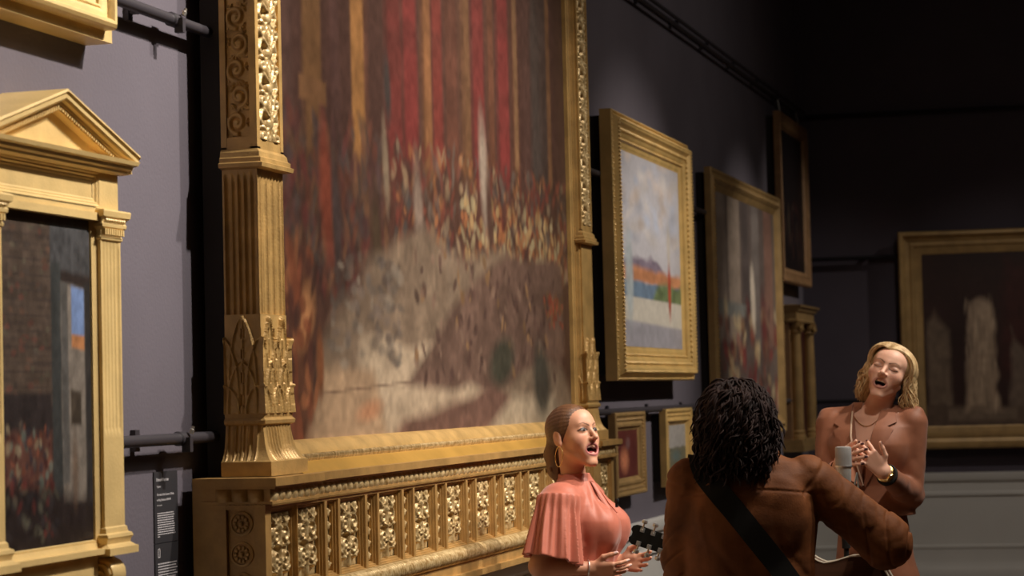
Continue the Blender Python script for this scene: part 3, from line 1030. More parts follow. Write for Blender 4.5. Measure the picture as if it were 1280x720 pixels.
def ped_pilaster(yl, yr):
    root = thing_part('pilaster', PED)
    XS = 0.133

    def flute(sd, u, z):
        if sd != 1: return 0
        if u < .08 or u > .92: return 0
        q = (u - .08) / .84 * 5; f = q - math.floor(q)
        e = min(1, max(0, (2.125 - z) / .02)) * min(1, max(0, (z - 1.62) / .02))
        return -0.006 * math.sqrt(max(0, 1 - (2 * f - 1) ** 2)) * e
    wrap(yl, yr, 0.05, [1.37, 1.61, 1.62, 1.63, 1.64, 2.10, 2.11, 2.12, 2.13], flute, XS, 3, 60).build('shaft', M_gilt, root, sharp=40)
    pr = [(2.120, .0), (2.124, .004), (2.130, .005), (2.134, .002), (2.148, .004), (2.156, .012), (2.164, .013), (2.168, .010), (2.178, .014), (2.182, .020), (2.196, .022), (2.200, .020), (2.203, 0)]
    mb = wrap(yl, yr, 0.05, [q[0] for q in pr], prof_off(pr), XS, 3, 3)
    for k in range(9):
        a_ = yl + (yr - yl) * (k + .5) / 9
        mb.box((XS + .004, a_ - .004, 2.136), (XS + .013, a_ + .004, 2.152))
        mb.ball((XS + .014, a_, 2.173), .0055, 6, 4)
    mb.build('capital', M_gilt, root, sharp=25)
    pr = [(1.312, .026), (1.330, .026), (1.332, .020), (1.340, .010), (1.350, .012), (1.356, .016), (1.364, .014), (1.368, .006), (1.380, .004), (1.384, 0)]
    wrap(yl, yr, 0.05, [q[0] for q in pr], prof_off(pr), XS, 3, 3).build('pilaster_base', M_gilt, root, sharp=25)
    # scrolled console below
    mb = MB()
    for (c, r_) in (((0.105, yl + .02, 1.262), .038),):
        mb.lathe(c, (0, 1, 0), [(0, r_ * .5), (0.0, r_), (.004, r_ + .003), (yr - yl - .044, r_ + .003), (yr - yl - .04, r_), (yr - yl - .04, r_ * .5)], 20)
        sp = [(c[0] + q[0], yr - .018, c[2] + q[1]) for q in spiral(0, 0, r_ * .8, 1.4, 0, 1, 26)]
        mb.tube(sp, .004, 6)
        sp = [(c[0] + q[0], yl + .018, c[2] + q[1]) for q in spiral(0, 0, r_ * .8, 1.4, 0, 1, 26)]
        mb.tube(sp, .004, 6)
    mb.box((0.05, yl + .02, 1.15), (0.105, yr - .02, 1.312))
    mb.build('console', M_gilt, root, sharp=40)


ped_pilaster(5.2375, 5.352)
ped_pilaster(2 * 4.98 - 5.352, 2 * 4.98 - 5.2375)
# frieze block with a sunk panel, cornice and pediment
mb = MB()
mb.box((0.05, 4.612, 2.203), (0.118, 5.348, 2.300))
mb.box((0.10, 5.2475, 2.203), (0.130, 5.348, 2.300)); mb.box((0.10, 4.612, 2.203), (0.130, 4.7125, 2.300))
mb.box((0.05, 4.74, 2.170), (0.138, 5.22, 2.190)); mb.box((0.05, 4.74, 2.190), (0.130, 5.22, 2.206))
mb.build('frieze', M_gilt, PED, sharp=25)
mb = mitred(Left, 4.7125, 5.2475, 2.203, 2.300, [(0, .118), (0, .130), (.006, .130), (.010, .126), (.014, .126), (.018, .121), (.022, .121), (.026, .119)])
mb.build('frieze_moulding', M_gilt, PED, sharp=20)
mb = MB()
pr = [(2.296, -.002), (2.300, .008), (2.306, .010), (2.310, .018), (2.318, .020), (2.322, .030), (2.332, .034), (2.334, -.01)]
wrap(4.612, 5.348, 0.03, [q[0] for q in pr], prof_off(pr), 0.146, 3, 3, mb)
mb.build('cornice', M_gilt, PED, sharp=25)
# pediment
AP = (4.98, 2.462)
EL, ER, EZ = 4.578, 5.382, 2.333
mb = MB()
V = [(0.0, EL + .03, EZ), (0.0, ER - .03, EZ), (0.0, AP[0], AP[1] - .01), (0.128, EL + .03, EZ), (0.128, ER - .03, EZ), (0.128, AP[0], AP[1] - .01)]
mb.add(V, [(0, 1, 2), (5, 4, 3), (0, 3, 4, 1), (1, 4, 5, 2), (2, 5, 3, 0)])
mb.build('tympanum', M_gilt, PED, sharp=25)
mb = MB()
slope = (AP[1] - EZ) / (AP[0] - EL)
RAKE = [(0.0, .016), (0.180, .016), (0.182, .010), (0.176, .004), (0.176, -.006), (0.170, -.012), (0.160, -.013), (0.158, -.020), (0.150, -.022), (0.150, -.032), (0.128, -.034)]
for sg in (-1, 1):
    e = EL if sg < 0 else ER
    P = np.array([[(o_, e, EZ + d_ * 1.0), (o_, AP[0], AP[1] + d_ * 1.0)] for (o_, d_) in RAKE])
    mb.grid(P, flip=(sg > 0))
    n0 = len(mb.V)
    mb.add([(o_, e, EZ + d_) for (o_, d_) in RAKE] + [(0.0, e, EZ - .034)], [list(range(len(RAKE) + 1))[::-1 if sg < 0 else 1]])
    for k in range(34):
        t = (k + .5) / 34
        y_, z_ = e + (AP[0] - e) * t, EZ + (AP[1] - EZ) * t
        mb.box((0.150, y_ - .003, z_ - .033), (0.157, y_ + .003, z_ - .022))
mb.build('raking_cornice', M_gilt, PED, sharp=20)
mb = MB(); mb.box((0.05, 4.74, 1.15), (0.120, 5.22, 1.325)); mb.box((0.05, 4.74, 1.318), (0.145, 5.236, 1.332)); mb.box((0.05, 4.58, 1.13), (0.15, 5.38, 1.152))
mb.build('apron', M_gilt, PED, sharp=25)

# ------------------------------------------------------------------ picture hung above it (only its lower right corner shows)
UP = thing('framed_painting', (0.0, 4.3, 2.64), 'gilt picture with a pale mount hung above the temple frame, corner only in view', 'painting', 'framed paintings')
mb = MB(); mb.box((0.0, 3.33, 2.662), (0.078, 5.435, 4.2)); mb.build('back_box', M_gilt, UP, sharp=25)
mitred(Left, 3.37, 5.395, 2.690, 4.17, [(0, .078), (0, .104), (.004, .114), (.012, .120), (.020, .118), (.026, .110), (.030, .100), (.040, .098), (.052, .090), (.056, .094), (.062, .092), (.064, .082)]).build('frame', M_gilt, UP, sharp=25)
p = Paint(20, 24, L_(214, 196, 150)).noise((6, 6), .1)
canvas('mount', Left, 3.43, 5.335, 2.752, 4.11, 0.084, p.I, UP)

# ------------------------------------------------------------------ wall label
LB = thing('wall_label', (0.0, 5.875, 1.2), 'black wall label with white print between the temple frame and the giant frame', 'label')
MB().box((0.0, 5.806, 1.302), (0.004, 5.962, 1.503)).build('upper_plate', M_black, LB, sharp=20)
MB().box((0.0, 5.806, 1.085), (0.004, 5.962, 1.300)).build('lower_plate', M_black, LB, sharp=20)


def wall_text(txt, y, z, size, name, parent, m=None, bold=False):
    c = bpy.data.curves.new(name, 'FONT')
    c.body = txt; c.size = size; c.extrude = 0.0002
    if bold: c.offset = size * 0.018
    tmp = bpy.data.objects.new('text_outline', c)
    COL.objects.link(tmp)
    bpy.context.view_layer.update()
    me = bpy.data.meshes.new_from_object(tmp.evaluated_get(bpy.context.evaluated_depsgraph_get()))
    bpy.data.objects.remove(tmp)
    me.materials.clear()
    me.materials.append(m or M_text)
    o = bpy.data.objects.new(name, me)
    COL.objects.link(o)
    o.parent = parent
    org = ORG[parent.name]
    o.rotation_euler = (PI / 2, 0, PI / 2)
    o.location = (0.0045 - org[0], y - org[1], z - org[2])
    return o


wall_text('Edward Poynter', 5.820, 1.4765, 0.0125, 'label_heading', LB, bold=True)
wall_text('England', 5.822, 1.4585, 0.0085, 'label_line', LB)
wall_text('The visit of the Queen of Sheba', 5.822, 1.4355, 0.0088, 'label_title', LB, bold=True)
wall_text('to King Solomon 1884-90', 5.822, 1.4205, 0.0088, 'label_title', LB, bold=True)
wall_text('oil on canvas', 5.822, 1.4065, 0.0062, 'label_line', LB)
# the small print is too small to read: lines of grey
rr = random.Random(3)
mb = MB()
for k in range(10):
    z_ = 1.3855 - k * 0.0066
    x_ = 5.823
    end = 5.823 + (0.112 if k < 9 else 0.118) + rr.uniform(-.006, .004)
    while x_ < end:
        w_ = rr.uniform(.004, .014); mb.box((0.0041, x_, z_ - .0014), (0.0046, min(x_ + w_, end), z_ + .0014)); x_ += w_ + .0018
mb.box((0.0041, 5.823, 1.3185), (0.0046, 5.838, 1.3210))
mb.build('small_print', M_text, LB, smooth=False)
mb = MB()
mb.box((0.0041, 5.823, 1.262), (0.0046, 5.8265, 1.286)); mb.box((0.0041, 5.8345, 1.262), (0.0046, 5.838, 1.286))
mb.box((0.0041, 5.823, 1.2835), (0.0046, 5.838, 1.2865)); mb.box((0.0041, 5.823, 1.2605), (0.0046, 5.838, 1.2635))
mb.build('phone_sign', M_text, LB, smooth=False)
mb = MB()
for k in range(14):
    z_ = 1.243 - k * 0.0078
    end = 5.823 + .125 + rr.uniform(-.01, .006); x_ = 5.823
    while x_ < end:
        w_ = rr.uniform(.004, .014); mb.box((0.0041, x_, z_ - .0017), (0.0046, min(x_ + w_, end), z_ + .0017)); x_ += w_ + .0018
mb.build('small_print', M_text, LB, smooth=False)


# ------------------------------------------------------------------ the other pictures
def picture(name, W, a0, a1, z0, z1, prof, img, label, m, inset, out, back=0.0, base=None, beads=None, cnr=None):
    base = base or W.p((a0 + a1) / 2, 0, z0)
    t = thing(name, base, label, 'painting', 'framed paintings')
    xb = min(prof[0][1], out - 0.04)
    V = [W.p(a, o, z) for z in (z0 + .03, z1 - .03) for (a, o) in ((a0 + .03, back), (a1 - .03, back), (a1 - .03, xb + .015), (a0 + .03, xb + .015))]
    MB().add(V, [(0, 3, 2, 1), (4, 5, 6, 7), (0, 1, 5, 4), (1, 2, 6, 5), (2, 3, 7, 6), (3, 0, 4, 7)]).build('back_box', M_box, t, sharp=20)
    mitred(W, a0, a1, z0, z1, prof).build('frame', m, t, sharp=25)
    canvas('canvas', W, a0 + inset, a1 - inset, z0 + inset, z1 - inset, out, img, t)
    if beads:
        mb = MB()
        for (ins, o, r, st) in beads:
            A0, A1, B0, B1 = a0 + ins, a1 - ins, z0 + ins, z1 - ins
            bead_row(mb, W, (A0, o, B0), (A1, o, B0), r, st); bead_row(mb, W, (A0, o, B1), (A1, o, B1), r, st)
            bead_row(mb, W, (A0, o, B0), (A0, o, B1), r, st); bead_row(mb, W, (A1, o, B0), (A1, o, B1), r, st)
        mb.build('bead_moulding', m, t)
    return t


def terrace():
    p = Paint(150, 200, L_(186, 184, 190))
    p.noise((5, 6), .25)
    p.dabs(60, (0, .55, 1, 1), (.05, .14), (.03, .07), [L_(206, 198, 192), L_(166, 176, 196), L_(200, 184, 172), L_(178, 182, 196)], 31, .9, .6)
    p.poly([(-.02, .40), (1.02, .38), (1.02, .48), (.6, .47), (.45, .55), (.3, .50), (-.02, .48)], L_(128, 116, 132), .03, .04, .25)
    p.poly([(-.02, .34), (1.02, .32), (1.02, .40), (-.02, .42)], L_(186, 128, 92), .03, .02, .25)
    p.poly([(-.02, .24), (1.02, .22), (1.02, .33), (-.02, .35)], L_(104, 124, 146), .02, .02, .2)
    p.poly([(.50, .24), (1.02, .22), (1.02, .33), (.62, .36)], L_(104, 120, 84), .04, .04, .35)
    p.poly([(-.02, .13), (1.02, .10), (1.02, .25), (-.02, .26)], L_(196, 190, 178), .012, 0, .08)
    p.poly([(-.02, -.02), (1.02, -.02), (1.02, .11), (-.02, .14)], L_(152, 150, 158), .02, 0, .15)
    # upright strokes of pale and russet drapery colour, no figures
    p.oval(.16, .36, .075, .30, L_(168, 178, 182), 0, .5, .12, .9)
    p.oval(.05, .22, .05, .22, L_(70, 46, 40), 0, .5, .2, .9)
    p.oval(.80, .32, .035, .20, L_(170, 74, 56), 0, .5, .15, .95)
    p.oval(.80, .56, .04, .16, L_(186, 178, 166), 0, .6, .12, .8)
    p.noise((60, 60), .12)
    return np.clip(p.I * 1.15, 0.01, 1)


WH_PROF = [(0.0, .07), (0.0, .130), (.004, .134), (.012, .134), (.018, .128), (.024, .132), (.030, .142), (.040, .158), (.052, .163), (.062, .160), (.070, .148),
           (.082, .140), (.10, .138), (.118, .130), (.124, .124), (.130, .128), (.138, .126), (.142, .116), (.160, .112), (.165, .108), (.18, .104)]
picture('framed_painting', Left, 10.94, 12.84, 1.752, 3.125, WH_PROF, terrace(), 'gilt framed pale blue and orange landscape, right of the giant frame', M_gold, .178, .106,
        beads=[(.009, .134, .006, .028), (.046, .162, .007, .020), (.092, .141, .011, .030), (.134, .128, .004, .012)])


def stone_hall():
    p = Paint(140, 120, L_(86, 76, 72))
    for u, wd, c in [(.10, .2, (120, 108, 100)), (.32, .18, (136, 122, 110)), (.50, .10, (74, 66, 64)), (.66, .12, (104, 96, 92)), (.88, .14, (112, 84, 74))]:
        p.poly([(u - wd / 2, .34), (u + wd / 2, .34), (u + wd / 2, 1.02), (u - wd / 2, 1.02)], L_(*c), .03, .01, .15, (14, 6))
    p.poly([(-.02, .46), (.5, .46), (.5, .52), (-.02, .53)], L_(112, 112, 108), .02)
    p.dabs(150, (0, .0, 1, .5), (.02, .05), (.03, .09), [L_(150, 128, 96), L_(120, 70, 58), L_(84, 64, 56), L_(166, 148, 116), L_(70, 50, 46), L_(104, 44, 44)], 41, .7, .7)
    p.oval(.60, .56, .05, .20, L_(186, 174, 158), .05, .5, .1, .9)
    p.oval(.78, .44, .08, .22, L_(92, 44, 44), .05, .7, .2, .8)
    p.noise((50, 40), .25)
    return np.clip(p.I * 1.45, .005, 1)


P2 = [(0, .06), (0, .100), (.006, .106), (.020, .106), (.028, .098), (.045, .100), (.055, .110), (.070, .112), (.080, .104), (.090, .092), (.120, .078), (.130, .070)]
picture('framed_painting', Left, 13.69, 16.33, 1.374, 3.082, P2, stone_hall(), 'tall brown stone-hall painting in a dull gilt frame behind the guitarist', M_dim, .128, .072,
        beads=[(.062, .112, .007, .026)])


def dark_scene(seed=1):
    p = Paint(90, 70, L_(26, 20, 22))
    p.dabs(60, (.1, .1, .9, .5), (.03, .06), (.04, .10), [L_(48, 34, 30), L_(70, 56, 46), L_(36, 26, 28), L_(58, 30, 28)], 50 + seed, .8, .7)
    p.oval(.35, .35, .05, .16, L_(92, 78, 64), 0, .8, .1, .6)
    p.noise((30, 30), .3)
    return np.clip(p.I, .003, 1)


HI = [(0, .06), (0, .108), (.008, .114), (.022, .114), (.03, .106), (.06, .098), (.075, .102), (.09, .096), (.10, .084), (.112, .074)]
t = picture('framed_painting', Left, 16.40, 17.74, 2.481, 3.742, HI, dark_scene(), 'almost black painting in a brown frame, highest on the wall near the corner', M_wood, .11, .076)
for a in (16.62, 17.5):
    MB().tube([(0.06, a, 3.87), (0.085, a + .02, 3.70)], .003, 6).build('hanging_wire', M_wire, t)


def glow_scene():
    p = Paint(60, 60, L_(96, 44, 40))
    p.oval(.38, .36, .26, .34, L_(206, 130, 96), .1, .7, .15, .95)
    p.oval(.55, .72, .14, .18, L_(130, 104, 104), 0, .8, .15, .6)
    p.oval(.85, .5, .2, .5, L_(84, 34, 36), 0, .7, .2, .8)
    p.noise((20, 20), .25)
    return np.clip(p.I, .005, 1)


S1P = [(0, .05), (0, .086), (.006, .092), (.016, .092), (.022, .084), (.050, .078), (.060, .084), (.072, .082), (.080, .070), (.088, .066), (.096, .062)]
picture('framed_painting', Left, 11.04, 11.72, 1.158, 1.588, S1P, glow_scene(), 'small red and flesh-toned painting in a wide gilt frame beside the singing woman in coral', M_dim, .094, .064,
        beads=[(.036, .083, .006, .018)])


def small_land():
    p = Paint(60, 60, L_(168, 164, 160))
    p.poly([(-.02, -.02), (1.02, -.02), (1.02, .5), (-.02, .46)], L_(112, 110, 92), .05, .05, .25)
    p.oval(.5, .28, .3, .2, L_(96, 116, 116), 0, .7, .2, .8)
    p.noise((14, 14), .25)
    return np.clip(p.I, .005, 1)


picture('framed_painting', Left, 12.25, 12.97, 1.158, 1.592, S1P, small_land(), 'small pale landscape in a gilt frame, left of the long-haired guitarist', M_gold, .094, .064,
        beads=[(.036, .083, .006, .018), (.066, .085, .005, .014)])

# small columned frame near the corner
TB = thing('tabernacle_frame_painting', (0.0, 17.3, 1.2), 'small columned gilt frame round a dark red panel, close to the room corner', 'painting')
ta, tb = 16.78, 17.66
MB().box((0.0, ta + .02, 1.22), (.07, tb - .02, 2.28)).build('back_box', M_wood, TB, sharp=25)
mb = MB()
pr = [(2.18, 0), (2.19, .012), (2.20, .014), (2.21, .006), (2.262, .006), (2.27, .02), (2.29, .03), (2.30, .045), (2.315, .05), (2.32, 0)]
wrap(ta, tb, .0, [q[0] for q in pr], prof_off(pr), .125, 3, 3, mb); mb.build('entablature', M_dim, TB, sharp=25)
for a in (ta + .11, tb - .11):
    mb = MB()
    mb.lathe((.10, a, 1.30), (0, 0, 1), [(0, .062), (.03, .062), (.035, .052), (.06, .056), (.07, .045), (.40, .046), (.80, .040), (.81, .050), (.83, .046), (.86, .062), (.88, .064)], 20)
    for s_ in (-1, 1):
        mb.tube([(.15, a + s_ * .045 + q[0] * s_, 2.145 + q[1]) for q in spiral(0, 0, .028, 1.3, PI / 2, 1, 20)], .008, 6)
    mb.build('column', M_dim, TB, sharp=30)
mb = MB(); mb.box((.0, ta - .02, 1.21), (.16, tb + .02, 1.255)); mb.box((.0, ta, 1.255), (.15, tb, 1.30)); mb.build('plinth', M_dim, TB, sharp=25)
p = Paint(50, 30, L_(64, 26, 24)); p.oval(.5, .4, .2, .3, L_(110, 70, 50), 0, .8, .2, .6); p.noise((14, 10), .3)
canvas('canvas', Left, ta + .17, tb - .17, 1.30, 2.18, .078, p.I, TB)


def pale_column():
    p = Paint(130, 90, L_(40, 24, 22))
    p.noise((6, 5), .4)
    p.poly([(.68, .30), (1.02, .25), (1.02, .9), (.75, .95)], L_(52, 26, 24), .1, .05)
    p.poly([(.02, .12), (.24, .10), (.22, .55), (.10, .66), (.02, .60)], L_(92, 78, 66), .05, .03, .2)
    p.poly([(.74, .08), (1.0, .08), (1.0, .30), (.80, .52)], L_(92, 78, 68), .05, .03, .2)
    p.poly([(-.02, -.02), (1.02, -.02), (1.02, .10), (-.02, .12)], L_(78, 64, 54), .03)
    # a plain pale upright form on a step
    p.poly([(.20, .03), (.82, .03), (.82, .095), (.20, .095)], L_(96, 82, 70), .02)
    p.poly([(.37, .09), (.66, .09), (.62, .70), (.42, .70)], L_(134, 116, 98), .05, .05, .18, (8, 18))
    p.oval(.52, .66, .12, .10, L_(138, 120, 102), 0, .5, .15)
    p.dabs(60, (.38, .10, .64, .70), (.008, .02), (.04, .12), [L_(152, 134, 114), L_(108, 92, 78), L_(124, 106, 90)], 61, .8, .6, .15)
    p.noise((40, 30), .2)
    return np.clip(p.I * 1.7, .003, 1)


BP = [(0, .085), (0, .15), (.012, .165), (.03, .168), (.045, .155), (.055, .135), (.085, .125), (.10, .132), (.115, .130), (.125, .118), (.17, .108), (.185, .10)]
picture('framed_painting', Back, .765, 1.99, 1.179, 2.905, BP, pale_column(), 'dim painting of a pale upright form in a gilt frame on the far wall', M_dim, .183, .104)

# ------------------------------------------------------------------ smooth surface modelling for figures and clothes
def P3(px, py, depth):
    """point at this depth along the view axis"""
    d = np.array([(px - 640) / FPX, -(py - 360) / FPX, -1.0]) * depth
    return np.array([CAMX, 0, CAMZ]) + RC @ d


def smin(a, b, k):
    h = np.clip(0.5 + 0.5 * (b - a) / k, 0, 1)
    return b * (1 - h) + a * h - k * h * (1 - h)


def smax(a, b, k): return -smin(-a, -b, k)


def rcone(P, a, b, ra, rb):
    a = np.asarray(a, float); b = np.asarray(b, float)
    ab = b - a
    t = np.clip(((P - a) @ ab) / (ab @ ab + 1e-12), 0, 1)
    return np.linalg.norm(P - a - t[:, None] * ab, axis=1) - (ra + (rb - ra) * t)


def chainc(P, pts, rad, k=0.0):
    d = None
    for i in range(len(pts) - 1):
        e = rcone(P, pts[i], pts[i + 1], rad[i], rad[i + 1])
        d = e if d is None else (np.minimum(d, e) if k == 0 else smin(d, e, k))
    return d


def ell(P, c, r, R=None):
    q = P - np.asarray(c, float)
    if R is not None: q = q @ R
    r = np.asarray(r, float)
    k0 = np.linalg.norm(q / r, axis=1); k1 = np.linalg.norm(q / (r * r), axis=1) + 1e-9
    return k0 * (k0 - 1) / k1


def loft(P, rings):
    """stack of ellipses (z, cx, cy, rx, ry) in local axes"""
    z = P[:, 2]
    zz = [r[0] for r in rings]
    it = [np.interp(z, zz, [r[i] for r in rings]) for i in range(1, 5)]
    x = (P[:, 0] - it[0]) / it[2]; y = (P[:, 1] - it[1]) / it[3]
    k0 = np.hypot(x, y)
    k1 = np.hypot(x / it[2], y / it[3]) + 1e-9
    d = k0 * (k0 - 1) / k1
    dz = np.maximum(zz[0] - z, z - zz[-1])
    return np.where(dz > 0, np.hypot(np.maximum(d, 0), dz) , np.maximum(d, dz))


def surface(f, lo, hi, h, relax=1):
    """mesh of f = 0 (surface nets on a block-sparse grid)"""
    lo = np.asarray(lo, float); hi = np.asarray(hi, float)
    B = 8
    nb = np.ceil((hi - lo) / (h * B)).astype(int)
    n = nb * B
    bc = np.stack(np.meshgrid(*[np.arange(k) for k in nb], indexing='ij'), -1).reshape(-1, 3)
    cen = lo + (bc * B + (B - 1) / 2) * h
    dc = np.concatenate([f(c) for c in np.array_split(cen, max(1, len(cen) // 60000))])
    V = np.empty(n, np.float32)
    Vb = V.reshape(nb[0], B, nb[1], B, nb[2], B)
    Vb[...] = np.sign(dc).reshape(nb)[:, None, :, None, :, None] * 1.0
    act = bc[np.abs(dc) < h * B * 1.35]
    loc = np.stack(np.meshgrid(*[np.arange(B)] * 3, indexing='ij'), -1).reshape(-1, 3)
    for chunk in np.array_split(act, max(1, len(act) // 250)):
        if len(chunk) == 0: continue
        idx = (chunk[:, None, :] * B + loc[None]).reshape(-1, 3)
        V[idx[:, 0], idx[:, 1], idx[:, 2]] = f(lo + idx * h)
    s = V < 0
    c8 = np.zeros(tuple(n - 1), np.int8)
    offs = [(i, j, k) for i in (0, 1) for j in (0, 1) for k in (0, 1)]
    for (i, j, k) in offs:
        c8 += s[i:n[0] - 1 + i, j:n[1] - 1 + j, k:n[2] - 1 + k]
    cells = np.argwhere((c8 > 0) & (c8 < 8))
    ids = np.full(tuple(n - 1), -1, np.int32)
    ids[cells[:, 0], cells[:, 1], cells[:, 2]] = np.arange(len(cells))
    acc = np.zeros((len(cells), 3)); cnt = np.zeros(len(cells))
    g = lambda o: V[cells[:, 0] + o[0], cells[:, 1] + o[1], cells[:, 2] + o[2]].astype(float)
    for ax in range(3):
        for o in offs:
            if o[ax]: continue
            o2 = list(o); o2[ax] = 1
            a = g(o); b = g(o2)
            m = (a < 0) != (b < 0)
            t = np.where(m, a / np.where(m, a - b, 1), 0)
            p = np.tile(np.array(o, float), (len(cells), 1)); p[:, ax] += t
            acc += p * m[:, None]; cnt += m
    verts = lo + (cells + acc / cnt[:, None]) * h
    faces = []
    for ax in range(3):
        u, v = [(1, 2), (2, 0), (0, 1)][ax]
        sl0 = [slice(0, k) for k in n]; sl1 = [slice(0, k) for k in n]
        sl0[ax] = slice(0, n[ax] - 1); sl1[ax] = slice(1, n[ax])
        ch = s[tuple(sl0)] != s[tuple(sl1)]
        e = np.argwhere(ch)
        e = e[(e[:, u] > 0) & (e[:, v] > 0) & (e[:, u] < n[u] - 1) & (e[:, v] < n[v] - 1)]
        ins = s[tuple(e.T)]
        def cid(du, dv):
            q = e.copy(); q[:, u] -= du; q[:, v] -= dv
            return ids[q[:, 0], q[:, 1], q[:, 2]]
        Q = np.stack([cid(1, 1), cid(0, 1), cid(0, 0), cid(1, 0)], 1)
        Q[~ins] = Q[~ins][:, ::-1]
        faces.append(Q)
    F = np.concatenate(faces)
    F = F[(F >= 0).all(1)]
    for _ in range(relax):
        sm = np.zeros_like(verts); c = np.zeros(len(verts))
        for a, b in ((0, 1), (1, 2), (2, 3), (3, 0)):
            np.add.at(sm, F[:, a], verts[F[:, b]]); np.add.at(c, F[:, a], 1)
            np.add.at(sm, F[:, b], verts[F[:, a]]); np.add.at(c, F[:, b], 1)
        verts = verts * 0.5 + 0.5 * sm / np.maximum(c, 1)[:, None]
    return verts, F


def fast_mesh(name, V, F, m, parent, col=None, label=None, mats=None, midx=None):
    return link_mesh(name, V, F.tolist() if hasattr(F, 'tolist') else F, m, parent, sharp=None, col=col, label=label, mats=mats, midx=midx)


def rotz(a): return np.array([[math.cos(a), -math.sin(a), 0], [math.sin(a), math.cos(a), 0], [0, 0, 1]])


def basis(fwd, up):
    """columns: right, forward, up"""
    f = np.asarray(fwd, float); f /= np.linalg.norm(f)
    r = np.cross(f, np.asarray(up, float)); r /= np.linalg.norm(r)
    u = np.cross(r, f)
    return np.stack([r, f, u], 1)


def wrinkle(P, s, seed):
    """cheap ridged cloth noise in about -1..1"""
    r = np.random.default_rng(seed)
    out = np.zeros(len(P)); tot = 0
    W = P + 0.35 / s * np.sin(P @ (r.normal(size=(3, 3)) * s * 0.6) + r.random(3) * 6)
    for k in range(5):
        d = r.normal(size=3); d /= np.linalg.norm(d)
        a = 0.8 ** k
        out += a * (1 - 2 * np.abs(np.sin(W @ d * s * (1 + 0.5 * k) + r.random() * 6)))
        tot += a
    return out / tot


